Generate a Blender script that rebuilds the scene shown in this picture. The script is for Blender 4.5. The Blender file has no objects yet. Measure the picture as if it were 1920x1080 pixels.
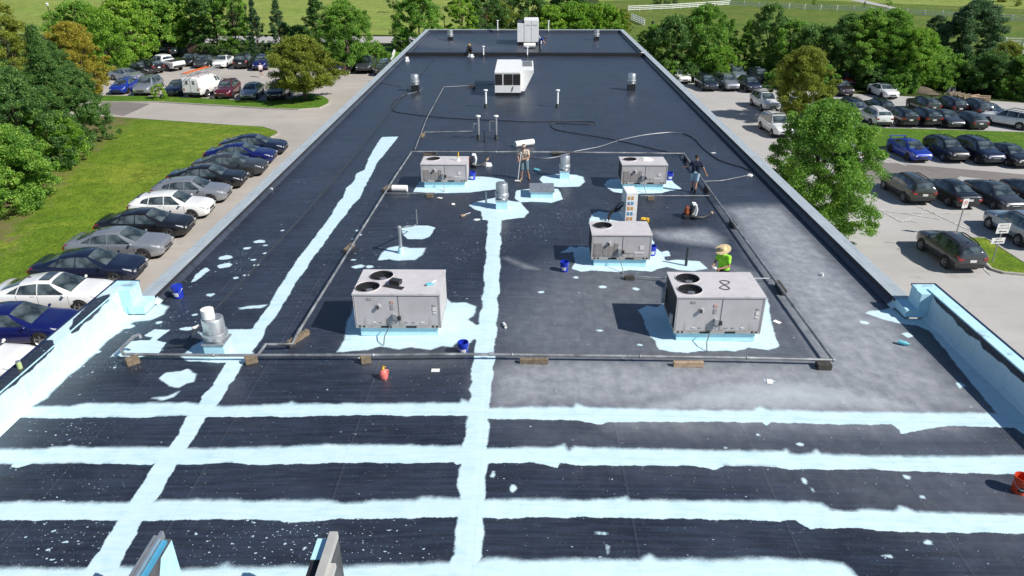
import bpy, bmesh, math, random
import numpy as np
from mathutils import Vector, Matrix
random.seed(7); RNG = np.random.default_rng(7)
PI = math.pi
sc = bpy.context.scene
COL = sc.collection

# ------------------------------------------------------------------ camera
CAM_H, PITCH, YAW = 10.3, math.radians(26.3), math.radians(-0.55)
FPX, CX, CY = 1331.0, 970.0, 540.0          # focal length and centre for a 1920 x 1080 frame
cd = bpy.data.cameras.new('camera'); cam = bpy.data.objects.new('camera', cd); COL.objects.link(cam)
cam.location = (0, 0, CAM_H); cam.rotation_euler = (PI/2 - PITCH, 0, -YAW)
cd.sensor_width = 36; cd.lens = FPX/1920*36; cd.shift_x = -(CX-960)/1920
cd.clip_start = 0.2; cd.clip_end = 6000
sc.camera = cam

# ------------------------------------------------------------------ world, sun, exposure
SUN = Vector((1.45, -0.66, 1.39)).normalized()
w = bpy.data.worlds.new('World'); sc.world = w; w.use_nodes = True
sky = w.node_tree.nodes.new('ShaderNodeTexSky'); sky.sky_type = 'NISHITA'; sky.sun_disc = False
sky.sun_elevation = math.asin(SUN.z); sky.sun_rotation = math.atan2(SUN.x, SUN.y)
sky.altitude = 100; sky.air_density = 1.0; sky.dust_density = 0.0; sky.ozone_density = 3.0
bg = w.node_tree.nodes['Background']; bg.inputs['Strength'].default_value = 0.075
w.node_tree.links.new(sky.outputs[0], bg.inputs[0])
sd = bpy.data.lights.new('sun', 'SUN'); sd.energy = 5.0; sd.angle = math.radians(0.53); sd.color = (1.0, 0.955, 0.885)
so = bpy.data.objects.new('sun', sd); COL.objects.link(so)
so.rotation_euler = (-SUN).to_track_quat('-Z', 'Y').to_euler(); so.location = (30, -20, 40)
sc.view_settings.view_transform = 'Standard'; sc.view_settings.look = 'None'
sc.view_settings.exposure = 0.22; sc.view_settings.gamma = 1
sc.cycles.use_denoising = True
sc.cycles.max_bounces = 8; sc.cycles.transparent_max_bounces = 8

# ------------------------------------------------------------------ geometry of the place
RIDGE = -1.05
def smooth(a, b, x):
    t = np.clip((x-a)/(b-a), 0, 1); return t*t*(3-2*t)
def roof_z(x, y):                            # gently crowned roof, flatter at the far end
    k = 1 - 0.8*smooth(34, 70, y)
    return -0.235 + 0.235*k*np.clip(1-np.abs(x-RIDGE)/11.5, 0, 1)
def ground_z(x, y):                          # the lot on the right lies about two metres lower
    l = -4.4 - 0.9*smooth(48, 75, y)
    return l + (-6.6-l)*smooth(-13, 13, x)
_F = np.array([math.sin(YAW)*math.cos(PITCH), math.cos(YAW)*math.cos(PITCH), -math.sin(PITCH)])
_R = np.array([math.cos(YAW), -math.sin(YAW), 0.0]); _U = np.cross(_R, _F)
def at(px, py, z):                           # survey of the photograph: sight line cut with a level
    d = _R*(px-CX)/FPX - _U*(py-CY)/FPX + _F
    t = (z-CAM_H)/d[2]
    return np.array([d[0]*t, d[1]*t, z])
def on(fn, px, py, dz=0.0):
    z = fn(0.0, 20.0)
    for _ in range(12):
        p = at(px, py, float(z)+dz); z = fn(p[0], p[1])
    return p
def R(px, py, dz=0.0): return on(roof_z, px, py, dz)
def G(px, py, dz=0.0): return on(ground_z, px, py, dz)
def height_to(p, py, lo=0.2, hi=40):         # how tall something standing at p is, from the image row of its top
    for _ in range(40):
        m = (lo+hi)/2; q = np.array([p[0], p[1], p[2]+m-CAM_H]); v = CY - FPX*(q@_U)/(q@_F)
        if v > py: lo = m
        else: hi = m
    return lo
def depth_of(p): return float((np.array(p)-np.array([0, 0, CAM_H]))@_F)

# ------------------------------------------------------------------ mesh builder
class MB:
    def __init__(s): s.v = []; s.f = []; s.m = []; s.sm = []
    def add(s, vs, fs, m=0, sm=False):
        b = len(s.v); s.v += [tuple(map(float, q)) for q in vs]
        for f in fs: s.f.append([b+i for i in f]); s.m.append(m); s.sm.append(sm)
        return s
    def box(s, c, d, m=0, rz=0.0, rx=0.0, ry=0.0, taper=1.0):
        M = Matrix.Rotation(rz, 3, 'Z') @ Matrix.Rotation(ry, 3, 'Y') @ Matrix.Rotation(rx, 3, 'X')
        vs = []
        for z in (-.5, .5):
            k = taper if z > 0 else 1
            for x, y in ((-.5, -.5), (.5, -.5), (.5, .5), (-.5, .5)):
                vs.append(M @ Vector((x*d[0]*k, y*d[1]*k, z*d[2])) + Vector(c))
        return s.add(vs, [(3, 2, 1, 0), (4, 5, 6, 7), (0, 1, 5, 4), (1, 2, 6, 5), (2, 3, 7, 6), (3, 0, 4, 7)], m)
    def tube(s, pts, r, n=8, m=0, caps=True, sm=True):
        P = [Vector(p) for p in pts]; rs = r if isinstance(r, (list, tuple)) else [r]*len(P)
        t0 = (P[1]-P[0]).normalized(); a = t0.orthogonal().normalized(); vs = []
        for i, p in enumerate(P):
            t = (P[min(i+1, len(P)-1)]-P[max(i-1, 0)]).normalized()
            a = (a - t*a.dot(t)); a = a.normalized() if a.length > 1e-6 else t.orthogonal().normalized()
            b = t.cross(a)
            for k in range(n):
                q = 2*PI*k/n; vs.append(p + (a*math.cos(q)+b*math.sin(q))*rs[i])
        fs = [(i*n+k, i*n+(k+1) % n, (i+1)*n+(k+1) % n, (i+1)*n+k) for i in range(len(P)-1) for k in range(n)]
        s.add(vs, fs, m, sm)
        if caps:
            b = len(s.v)-len(vs)
            s.f += [[b+k for k in range(n)][::-1], [b+(len(P)-1)*n+k for k in range(n)]]; s.m += [m, m]; s.sm += [False, False]
        return s
    def lathe(s, prof, n=20, o=(0, 0, 0), m=0, axis='z', sm=True):
        vs = []
        for r, z in prof:
            for k in range(n):
                q = 2*PI*k/n; x, y = r*math.cos(q), r*math.sin(q)
                vs.append((o[0]+x, o[1]+y, o[2]+z) if axis == 'z' else ((o[0]+x, o[1]+z, o[2]+y) if axis == 'y' else (o[0]+z, o[1]+x, o[2]+y)))
        fs = [(i*n+k, i*n+(k+1) % n, (i+1)*n+(k+1) % n, (i+1)*n+k) for i in range(len(prof)-1) for k in range(n)]
        return s.add(vs, fs, m, sm)
    def ball(s, c, r, n=10, m=0, M=None):
        r = r if isinstance(r, (tuple, list)) else (r, r, r); vs = []; fs = []
        h = n//2
        for i in range(h+1):
            a = PI*i/h
            for k in range(n):
                q = 2*PI*k/n
                p = Vector((r[0]*math.sin(a)*math.cos(q), r[1]*math.sin(a)*math.sin(q), r[2]*math.cos(a)))
                vs.append((M @ p if M else p) + Vector(c))
        for i in range(h):
            for k in range(n): fs.append((i*n+k, (i+1)*n+k, (i+1)*n+(k+1) % n, i*n+(k+1) % n))
        return s.add(vs, fs, m, True)
    def quad(s, a, b, c, d, m=0): return s.add([a, b, c, d], [(0, 1, 2, 3)], m)
    def prism(s, poly, z0, z1, m=0):          # poly in x,y
        n = len(poly); vs = [(x, y, z0) for x, y in poly] + [(x, y, z1) for x, y in poly]
        fs = [tuple(range(n))[::-1], tuple(range(n, 2*n))] + [(i, (i+1) % n, n+(i+1) % n, n+i) for i in range(n)]
        return s.add(vs, fs, m)
    def prism_y(s, poly, y0, y1, m=0):        # poly in x,z
        n = len(poly); vs = [(x, y0, z) for x, z in poly] + [(x, y1, z) for x, z in poly]
        fs = [tuple(range(n)), tuple(range(n, 2*n))[::-1]] + [(i, n+i, n+(i+1) % n, (i+1) % n) for i in range(n)]
        return s.add(vs, fs, m)
    def mesh(s, name, sharp=38):
        me = bpy.data.meshes.new(name); me.from_pydata(s.v, [], s.f)
        me.polygons.foreach_set('material_index', s.m); me.polygons.foreach_set('use_smooth', s.sm)
        me.update(); me.validate()
        if any(s.sm): me.set_sharp_from_angle(angle=math.radians(sharp))
        return me
    def build(s, name, mats, parent=None, sharp=38, bevel=0):
        return link(name, s.mesh(name, sharp), mats, parent, bevel)
def link(name, me, mats, parent=None, bevel=0):
    if not isinstance(mats, (list, tuple)): mats = [mats]
    for q in mats: me.materials.append(q)
    o = bpy.data.objects.new(name, me); COL.objects.link(o)
    if parent is not None: o.parent = parent
    if bevel:
        b = o.modifiers.new('bevel', 'BEVEL'); b.width = bevel; b.segments = 2; b.limit_method = 'ANGLE'
    return o
def tag(o, label=None, cat=None, group=None, kind=None):
    if label: o['label'] = label
    if cat: o['category'] = cat
    if group: o['group'] = group
    if kind: o['kind'] = kind
    return o
def thing(name, label, cat, loc=(0, 0, 0), rz=0.0, group=None):
    o = bpy.data.objects.new(name, None); COL.objects.link(o); o.empty_display_size = 0.3
    o.location = tuple(map(float, loc)); o.rotation_euler = (0, 0, rz)
    return tag(o, label, cat, group)
def kids(o): return [c for c in bpy.data.objects if c.parent == o]
def copy_tree(src, loc, rz, label, group=None, paint=None, children=None):
    r = src.copy(); COL.objects.link(r); r.location = tuple(map(float, loc)); r.rotation_euler = (0, 0, rz); r['label'] = label
    if group: r['group'] = group
    for ch in children[src]:
        c = ch.copy(); COL.objects.link(c); c.parent = r
        if paint and ch.get('painted'): c.material_slots[0].link = 'OBJECT'; c.material_slots[0].material = paint
        for g in children.get(ch, ()):
            d = g.copy(); COL.objects.link(d); d.parent = c
    return r
def tree_of(src):                              # the children table that copy_tree wants
    t = {src: kids(src)}
    for c in list(t[src]): t[c] = kids(c)
    return t

# ------------------------------------------------------------------ materials
class NT:
    def __init__(s, name):
        s.mat = bpy.data.materials.new(name); s.mat.use_nodes = True; s.t = s.mat.node_tree
        s.b = s.t.nodes['Principled BSDF']
    def n(s, typ, **kw):
        q = s.t.nodes.new('ShaderNode'+typ); ins = kw.pop('i', {})
        for k, v in kw.items(): setattr(q, k, v)
        for k, v in ins.items(): s.put(q.inputs[k], v)
        return q
    def put(s, sock, v):
        if isinstance(v, bpy.types.NodeSocket): s.t.links.new(v, sock)
        elif isinstance(v, bpy.types.Node): s.t.links.new(v.outputs[0], sock)
        else:
            if sock.type == 'RGBA' and len(v) == 3: v = (*v, 1)
            sock.default_value = v
    def math(s, op, a, b=0.0, c=0.0, clamp=False):
        q = s.n('Math', operation=op); q.use_clamp = clamp
        s.put(q.inputs[0], a); s.put(q.inputs[1], b); s.put(q.inputs[2], c); return q.outputs[0]
    def mix(s, f, a, b, mode='MIX'):
        q = s.n('Mix', data_type='RGBA', blend_type=mode)
        s.put(q.inputs[0], f); s.put(q.inputs[6], a); s.put(q.inputs[7], b); return q.outputs[2]
    def sstep(s, v, lo, hi, a=0.0, b=1.0):
        q = s.n('MapRange', interpolation_type='SMOOTHSTEP')
        s.put(q.inputs[0], v); s.put(q.inputs[1], lo); s.put(q.inputs[2], hi); s.put(q.inputs[3], a); s.put(q.inputs[4], b); return q.outputs[0]
    def obj(s): return s.n('TexCoord').outputs['Object']
    def pos(s): return s.n('NewGeometry').outputs['Position']
    def noise(s, vec, scale, detail=3.0, rough=0.55):
        q = s.n('TexNoise'); s.put(q.inputs['Vector'], vec); q.inputs['Scale'].default_value = scale
        q.inputs['Detail'].default_value = detail; q.inputs['Roughness'].default_value = rough; return q.outputs[0]
    def ramp(s, f, stops):
        q = s.n('ValToRGB'); s.put(q.inputs[0], f); e = q.color_ramp.elements
        while len(e) < len(stops): e.new(0.5)
        for k, (p, c) in enumerate(stops): e[k].position = p; e[k].color = (*c, 1)
        return q.outputs[0]
    def attr(s, name): return s.n('Attribute', attribute_name=name).outputs['Fac']
    def bump(s, h, strength, dist=0.02):
        q = s.n('Bump'); s.put(q.inputs['Height'], h); q.inputs['Strength'].default_value = strength; q.inputs['Distance'].default_value = dist
        s.put(s.b.inputs['Normal'], q.outputs[0])
    def set(s, **kw):
        names = dict(col='Base Color', rough='Roughness', metal='Metallic', coat='Coat Weight', spec='Specular IOR Level', coatr='Coat Roughness')
        for k, v in kw.items(): s.put(s.b.inputs[names[k]], v)
        return s.mat
def flat(name, col, rough=0.55, metal=0.0, vary=0.12, scale=3.0, coat=0.0, dirt=None, spec=0.5):
    t = NT(name); p = t.obj(); n = t.noise(p, scale, 4)
    lo = tuple(c*(1-vary) for c in col); hi = tuple(min(1, c*(1+vary)) for c in col)
    c = t.ramp(n, [(0.3, lo), (0.7, hi)])
    if dirt:
        c = t.mix(t.sstep(t.noise(p, scale*0.7+1.3, 6), 0.55, 0.75, 0, dirt[1]), c, dirt[0])
    return t.set(col=c, rough=rough, metal=metal, coat=coat, spec=spec)
def car_paint(name, col, metal=0.25, rough=0.35):
    t = NT(name); n = t.noise(t.obj(), 2.0, 4)
    c = t.mix(t.sstep(n, 0.3, 0.8, 0, 0.22), col, tuple(x*0.75+0.015 for x in col))
    return t.set(col=c, rough=rough, metal=metal, coat=1.0, coatr=0.06)

M = {}
M['white_metal'] = flat('white_metal', (0.85, 0.85, 0.83), 0.4, 0, 0.05, 2, dirt=((0.45, 0.42, 0.36), 0.25))
M['galv'] = flat('galvanised', (0.52, 0.54, 0.56), 0.42, 0.75, 0.12, 4)
M['alu'] = flat('aluminium', (0.68, 0.69, 0.70), 0.36, 0.8, 0.1, 6)
M['pipe'] = flat('pipe_grey', (0.27, 0.28, 0.29), 0.5, 0.4, 0.5, 1.7, dirt=((0.55, 0.57, 0.58), 0.8))
M['pipe_dark'] = flat('pipe_dark', (0.05, 0.055, 0.065), 0.5, 0.2, 0.2, 5)
M['black'] = flat('black_rubber', (0.016, 0.017, 0.02), 0.6, 0, 0.2, 5)
M['dark'] = flat('dark_plastic', (0.03, 0.03, 0.034), 0.5, 0, 0.15, 5)
M['wood'] = flat('weathered_wood', (0.20, 0.155, 0.105), 0.85, 0, 0.4, 9, dirt=((0.07, 0.06, 0.05), 0.8))
M['wood_new'] = flat('bare_wood', (0.42, 0.30, 0.20), 0.8, 0, 0.25, 9)
M['wood_dark'] = flat('dark_wood', (0.055, 0.05, 0.045), 0.85, 0, 0.35, 8)
M['blue_pl'] = flat('blue_plastic', (0.012, 0.035, 0.42), 0.38, 0, 0.1, 3)
M['red_pl'] = flat('orange_red_plastic', (0.68, 0.065, 0.02), 0.4, 0, 0.1, 3)
M['white_pl'] = flat('white_plastic', (0.8, 0.8, 0.8), 0.5, 0, 0.05, 3)
M['paper'] = flat('white_paper', (0.83, 0.82, 0.78), 0.8, 0, 0.04, 4)
M['yellow'] = flat('yellow_plastic', (0.7, 0.42, 0.03), 0.45, 0, 0.1, 3)
M['orange'] = flat('orange_plastic', (0.62, 0.14, 0.03), 0.5, 0, 0.15, 5)
M['pink'] = flat('pink_plastic', (0.72, 0.17, 0.15), 0.45, 0, 0.3, 9)
M['cyan'] = flat('cyan_plastic', (0.15, 0.52, 0.62), 0.45, 0, 0.1, 5)
M['label'] = flat('white_label', (0.72, 0.7, 0.68), 0.6, 0, 0.15, 30)
M['label_red'] = flat('red_label', (0.55, 0.33, 0.31), 0.6, 0, 0.2, 30)
M['concrete'] = flat('kerb_concrete', (0.40, 0.38, 0.33), 0.9, 0, 0.15, 2, dirt=((0.2, 0.19, 0.16), 0.5))
M['steel_post'] = flat('steel_post', (0.30, 0.31, 0.32), 0.5, 0.5, 0.1, 4)
M['white_paint'] = flat('white_paint', (0.74, 0.74, 0.72), 0.6, 0, 0.1, 2)
M['black_ink'] = flat('black_ink', (0.02, 0.02, 0.02), 0.6)
M['red_ink'] = flat('red_ink', (0.5, 0.03, 0.03), 0.6)
M['bark'] = flat('bark', (0.11, 0.085, 0.06), 0.95, 0, 0.35, 4)
M['soil'] = flat('soil', (0.12, 0.095, 0.07), 0.95, 0, 0.4, 1.2)
M['wall'] = flat('facade', (0.50, 0.47, 0.42), 0.85, 0, 0.08, 1)
_t = NT('car_glass'); M['glass'] = _t.set(col=_t.ramp(_t.noise(_t.obj(), 1.6, 2), [(0.40, (0.018, 0.026, 0.028)), (0.62, (0.10, 0.13, 0.135))]), rough=0.04, spec=1.0)  # light and dark blotches in the glass colour imitate reflected surroundings
M['glass'].node_tree.nodes['Principled BSDF'].inputs['Coat Weight'].default_value = 0.5
# ------------------------------------------------------------------ ground
def sheet(name, poly, off, mat, kind='structure', label=None, cell=2.5, zfn=ground_z):
    bm = bmesh.new(); vs = [bm.verts.new((x, y, 0)) for x, y in poly]; bm.faces.new(vs)
    bmesh.ops.triangulate(bm, faces=bm.faces[:])
    xs = [p[0] for p in poly]; ys = [p[1] for p in poly]
    for ax, lo, hi in ((0, min(xs), max(xs)), (1, min(ys), max(ys))):
        k = math.ceil(lo/cell)*cell
        while k < hi:
            co = [0, 0, 0]; no = [0, 0, 0]; co[ax] = k; no[ax] = 1
            bmesh.ops.bisect_plane(bm, geom=bm.verts[:]+bm.edges[:]+bm.faces[:], dist=1e-4, plane_co=co, plane_no=no); k += cell
    for v in bm.verts: v.co.z = float(zfn(v.co.x, v.co.y)) + off
    for f in bm.faces:
        f.normal_update(); f.smooth = True
        if f.normal.z < 0: f.normal_flip()
    me = bpy.data.meshes.new(name); bm.to_mesh(me); bm.free()
    o = link(name, me, mat); return tag(o, label, None, None, kind)
def grid_mesh(name, xs, ys, zfn):
    X, Y = np.meshgrid(xs, ys); Z = zfn(X, Y); nx, ny = len(xs), len(ys)
    me = bpy.data.meshes.new(name)
    co = np.stack([X, Y, Z], -1).reshape(-1, 3).astype(np.float32)
    i = (np.arange(ny-1)[:, None]*nx + np.arange(nx-1)[None, :]).ravel()
    fa = np.stack([i, i+1, i+nx+1, i+nx], -1).astype(np.int32)
    me.vertices.add(len(co)); me.vertices.foreach_set('co', co.ravel())
    me.loops.add(fa.size); me.loops.foreach_set('vertex_index', fa.ravel())
    me.polygons.add(len(fa)); me.polygons.foreach_set('loop_start', np.arange(0, fa.size, 4, dtype=np.int32))
    me.polygons.foreach_set('use_smooth', np.ones(len(fa), bool))
    me.update(); return me, co

def grass_mat(name, a, b, c, scale=1.0, stripes=False, dry=0.5, worn=False):
    t = NT(name); p = t.pos()
    n1 = t.noise(p, 0.09*scale, 5, 0.6); n2 = t.noise(p, 0.8*scale, 4, 0.65); n3 = t.noise(p, 9.0, 3, 0.7)
    col = t.ramp(n1, [(0.3, a), (0.52, b), (0.72, c)])
    col = t.mix(t.sstep(n2, 0.35, 0.7, 0, 0.6), col, tuple(x*0.5 for x in a)); col = t.mix(t.sstep(t.noise(p, 0.28*scale, 6, 0.7), 0.5, 0.66, 0, 0.55), col, tuple(x*1.25 for x in c))
    col = t.mix(t.sstep(n2, 0.62, 0.8, 0, dry), col, (0.20, 0.17, 0.05))
    col = t.mix(t.sstep(n3, 0.4, 0.62, 0.6, 0), col, tuple(x*0.35 for x in a))
    if stripes:
        s = t.n('SeparateXYZ', i={0: p}); ww = t.math('SINE', t.math('MULTIPLY', s.outputs[1], 1.1))
        col = t.mix(t.sstep(t.math('ADD', ww, t.math('MULTIPLY', n1, 2.0)), 0.4, 1.8, 0, 0.15), col, (0.36, 0.34, 0.11))
    if worn:                                   # bare, trodden soil along the tree line
        s = t.n('SeparateXYZ', i={0: p}); f = t.math('ADD', s.outputs[0], t.math('MULTIPLY', t.math('SUBTRACT', s.outputs[1], 40.4), 0.29)); f = t.math('ADD', f, t.math('MULTIPLY', t.math('SUBTRACT', n2, 0.5), 9.0))
        col = t.mix(t.sstep(f, -28.3, -31.0, 0, 0.85), col, (0.17, 0.135, 0.065))
    t.bump(n3, 0.8, 0.08); return t.set(col=col, rough=0.9, spec=0.2)
M['lawn'] = grass_mat('lawn', (0.125, 0.235, 0.014), (0.20, 0.315, 0.022), (0.30, 0.34, 0.04), 1.6, False, 0.7, True)
M['verge'] = grass_mat('verge', (0.085, 0.20, 0.016), (0.125, 0.26, 0.02), (0.19, 0.28, 0.03), 3, False, 0.25)
M['field'] = grass_mat('field', (0.25, 0.36, 0.06), (0.33, 0.39, 0.09), (0.28, 0.39, 0.07), 0.5, True, 0.3)
M['rough'] = grass_mat('rough_grass', (0.10, 0.18, 0.025), (0.17, 0.25, 0.035), (0.24, 0.23, 0.06), 1.4, False, 0.5)
M['ground'] = grass_mat('ground', (0.04, 0.07, 0.012), (0.05, 0.09, 0.015), (0.09, 0.10, 0.025), 1, False, 0.3)
def asphalt(name, col, worn=0.5):
    t = NT(name); p = t.pos(); n1 = t.noise(p, 0.16, 5, 0.6); n2 = t.noise(p, 1.1, 5, 0.65); n3 = t.noise(p, 24, 2, 0.6)
    c = t.ramp(n1, [(0.3, tuple(x*0.86 for x in col)), (0.7, tuple(x*1.08 for x in col))])
    c = t.mix(t.sstep(n2, 0.5, 0.8, 0, 0.3*worn), c, tuple(x*0.62 for x in col))
    c = t.mix(t.sstep(n3, 0.3, 0.7, 0.22, 0), c, tuple(x*0.5 for x in col))
    c = t.mix(t.sstep(t.noise(p, 0.55, 6, 0.72), 0.60, 0.70, 0, 0.4*worn*2), c, tuple(x*0.55 for x in col))
    mp = t.n('Mapping', i={0: p}); mp.inputs['Scale'].default_value = (0.12, 1.3, 1); c = t.mix(t.sstep(t.noise(mp.outputs[0], 1.0, 4, 0.6), 0.5, 0.72, 0, 0.28), c, tuple(x*0.66 for x in col))
    v = t.n('TexVoronoi', feature='DISTANCE_TO_EDGE', i={'Vector': t.mix(0.06, p, t.n('TexNoise', i={'Vector': p, 'Scale': 1.0}).outputs[1]), 'Scale': 0.16})
    c = t.mix(t.sstep(v.outputs[0], 0.0, 0.003, 0.0, 0), c, tuple(x*0.5 for x in col))
    t.bump(n3, 0.35, 0.01); return t.set(col=c, rough=0.88, spec=0.3)
M['asphalt'] = asphalt('sun_bleached_asphalt', (0.465, 0.45, 0.43))
M['asphalt_warm'] = asphalt('tan_asphalt', (0.455, 0.42, 0.38))
M['asphalt_dark'] = asphalt('darker_asphalt', (0.225, 0.205, 0.19))
M['road'] = asphalt('concrete_road', (0.46, 0.44, 0.42), 0.3)

xs = np.unique(np.concatenate([np.linspace(-3000, -200, 12), np.arange(-200, -30, 8), np.arange(-30, 31, 1.5), np.arange(36, 201, 8), np.linspace(220, 3000, 12)]))
ys = np.unique(np.concatenate([np.linspace(-600, -20, 8), np.arange(-20, 100, 2.5), np.arange(100, 260, 8), np.linspace(270, 4000, 14)]))
gm, _ = grid_mesh('ground', xs, ys, lambda X, Y: ground_z(X, Y)-0.02)
tag(link('ground', gm, M['ground']), kind='structure')
def gp(*pts): return [tuple(G(x, y)[:2]) for x, y in pts]
# asphalt on the left: lane along the building, cross drive, upper lot
lane = [(-12.9, 5), (-12.9, 98), (-24, 98), (-31, 97), (-46, 99), (-56, 88), (-50, 72), (-44, 72.5), (-23, 72.5), (-19, 73.4)]
sheet('parking_lane', [(-12.6, -5), (-12.6, 96), (-62, 101), (-62, 40), (-25.5, 40), (-25.5, -5)], 0.03, M['asphalt_warm'])
a = G(200, 220); b = G(470, 240); e = G(528, 252)
LAWN = [(-90, 10), (-23.9, 10), (-23.6, 40), (-23.0, 52), (-21.2, 56.2), (e[0]-0.2, e[1]-0.3), (e[0]-0.5, e[1]+0.7), (b[0]+1.2, b[1]), (b[0]-2, b[1]+0.8), (a[0], a[1]), (-60, a[1]+1.5), (-90, a[1]+3)]
sheet('lawn', LAWN, 0.12, M['lawn'])
def kerb(name, pts, off=0.0, w=0.16, h=0.15, closed=False, mat=None):
    P = [Vector((x, y, 0)) for x, y in pts]
    if closed: P.append(P[0])
    out = []
    for i in range(len(P)-1):
        n = max(1, int((P[i+1]-P[i]).length/1.2)); out += [P[i].lerp(P[i+1], k/n) for k in range(n)]
    out.append(P[-1]); mb = MB(); vs = []
    for i, p in enumerate(out):
        t = (out[min(i+1, len(out)-1)]-out[max(i-1, 0)]).normalized(); nn = Vector((-t.y, t.x, 0))*w/2; z = float(ground_z(p.x, p.y))
        vs += [(p.x-nn.x, p.y-nn.y, z-0.05), (p.x-nn.x, p.y-nn.y, z+h), (p.x+nn.x, p.y+nn.y, z+h), (p.x+nn.x, p.y+nn.y, z-0.05)]
    mb.add(vs, [(4*i+k, 4*i+k+1, 4*i+k+5, 4*i+k+4) for i in range(len(out)-1) for k in range(3)])
    return tag(mb.build(name, mat or M['concrete']), kind='structure')
def arc(c, r, a0, a1, n=8): return [(c[0]+r*math.cos(math.radians(a0+(a1-a0)*k/n)), c[1]+r*math.sin(math.radians(a0+(a1-a0)*k/n))) for k in range(n+1)]
kerb('lawn_kerb', LAWN[2:11])
# the grass island between drive and upper lot
il = G(190, 191); tip = G(618, 193)
ISL = [(il[0]-14, il[1]-0.3), (il[0], il[1]-0.4)] + gp((300, 193), (420, 200), (500, 205), (560, 207), (600, 204), (617, 196), (618, 189), (606, 182), (580, 178)) + gp((548, 186), (540, 189), (470, 191), (380, 186), (300, 183), (190, 181)) + [(il[0]-14, il[1]+2.6)]
sheet('grass_island', ISL, 0.13, M['verge']); kerb('island_kerb', ISL[:11])
t_ = NT('sealed_strip')
sheet('drive_patch', gp((190, 212), (232, 218), (282, 195), (190, 191)), 0.045, M['asphalt_dark'])
# the lot on the right
sheet('parking_lot', [(12.6, -5), (12.6, 88), (20, 94), (32, 94), (36, 88), (52, 84), (72, 76), (95, 70), (95, -5)], 0.03, M['asphalt'])
STRIP = gp((1566, 243), (1600, 241.5), (1700, 243), (1920, 250)) + [(75, G(1919, 250)[1])] + [(75, G(1919, 285)[1])] + gp((1920, 284), (1700, 281), (1600, 279), (1560, 281), (1545, 268))
sheet('grass_strip', STRIP, 0.13, M['verge']); kerb('strip_kerb', STRIP, closed=True)
IS2 = gp((1812, 448), (1846, 449), (1868, 462), (1925, 499), (1952, 518), (1925, 518), (1880, 514), (1858, 507), (1848, 497), (1828, 470))
sheet('sign_island', IS2, 0.12, M['lawn']); kerb('sign_island_kerb', IS2, closed=True)
sheet('darker_drive', gp((1560, 303), (1625, 301), (1665, 306), (1920, 328), (1920, 345), (1800, 331), (1790, 340), (1590, 345)), 0.045, M['asphalt_dark'])
# painted stall lines
def line(p, q, wd=0.11, off=0.055):
    p = Vector((*p[:2], 0)); q = Vector((*q[:2], 0)); t = (q-p).normalized(); n = Vector((-t.y, t.x, 0))*wd/2
    return sheet('stall_line', [tuple((p-n)[:2]), tuple((q-n)[:2]), tuple((q+n)[:2]), tuple((p+n)[:2])], off, M['line'], cell=4)
t_ = NT('worn_line'); M['line'] = t_.set(col=t_.mix(t_.sstep(t_.noise(t_.pos(), 3.5, 4), 0.42, 0.62), (0.45, 0.435, 0.41), (0.70, 0.69, 0.66)), rough=0.85)
for p, q in (((1643, 394), (1762, 412)), ((1688, 400), (1820, 402)), ((1716, 385), (1842, 444)), ((1845, 505), (1857, 517)), ((1647, 295), (1700, 312)), ((1695, 415), (1722, 418)), ((1655, 398), (1690, 417)), ((1690, 417), (1712, 408)), ((1660, 455), (1702, 456)), ((1730, 440), (1748, 434))):
    line(G(*p), G(*q))
# far fields, road and drives
sheet('mown_field', [(-150, 133), (-150, 420), (10, 420), (20, 300), (8, 150), (-4, 133)], 0.03, M['field'], cell=12)
sheet('rough_meadow', [(12, 100), (8, 150), (22, 225), (70, 240), (170, 175), (170, 96), (100, 84), (70, 92)], 0.03, M['rough'], cell=8)
sheet('pasture', [(22, 225), (16, 420), (330, 420), (330, 160), (170, 175), (70, 240)], 0.035, M['field'], cell=14)
sheet('road', [(-70, 122), (-70, 130.5), (12, 130.5), (12, 122)], 0.045, M['road'], cell=4)
sheet('far_drive', gp((48, 22), (96, 24), (70, 60), (86, 60), (92, 50)) if False else [(-112, 150), (-107, 150), (-86, 122), (-88, 118), (-96, 122)], 0.06, M['road'], cell=6)
sheet('lane_path', [tuple(G(x, y)[:2]) for x, y in ((1590, 0), (1618, 0), (1690, 17), (1680, 18))], 0.06, M['road'], cell=6)
sheet('side_road', [tuple(G(x, y)[:2]) for x, y in ((1845, 92), (2100, 103), (2100, 112), (1845, 101))], 0.06, M['road'], cell=6)
sheet('short_lawn', [(-34, 97), (-34, 118), (-13, 118), (-13, 97)], 0.05, M['verge'], cell=4)

# ------------------------------------------------------------------ the roof and its paint
def poly_sd(P, poly):                          # signed distance to a polygon, positive inside
    q = np.array(poly, float); d2 = np.full(len(P), 1e9); ins = np.zeros(len(P), bool)
    for a, b in zip(q, np.roll(q, -1, 0)):
        e = b-a; wv = P-a; t = np.clip((wv@e)/max(e@e, 1e-12), 0, 1)
        d2 = np.minimum(d2, ((wv-t[:, None]*e)**2).sum(1))
        c1 = (a[1] <= P[:, 1]) != (b[1] <= P[:, 1])
        with np.errstate(divide='ignore', invalid='ignore'):
            xx = a[0]+(P[:, 1]-a[1])/(b[1]-a[1])*e[0]
        ins ^= c1 & (P[:, 0] < xx)
    return np.where(ins, 1, -1)*np.sqrt(d2)
def rp(*pts): return [tuple(R(x, y)[:2]) for x, y in pts]
def dab(px, py, w, h=None):
    c = R(px, py); h = h or w*.8; k = .42 if c[1] < 15 else (.6 if c[1] < 19 else .75); w *= k; h *= k; rg = random.Random(int(px*7+py)); PAINT.append(([(c[0]+w*math.cos(a)*(.75+.4*rg.random()), c[1]+h*math.sin(a)*(.75+.4*rg.random())) for a in np.linspace(0, 2*PI, 11)[:-1]], .25, .25))
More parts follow.
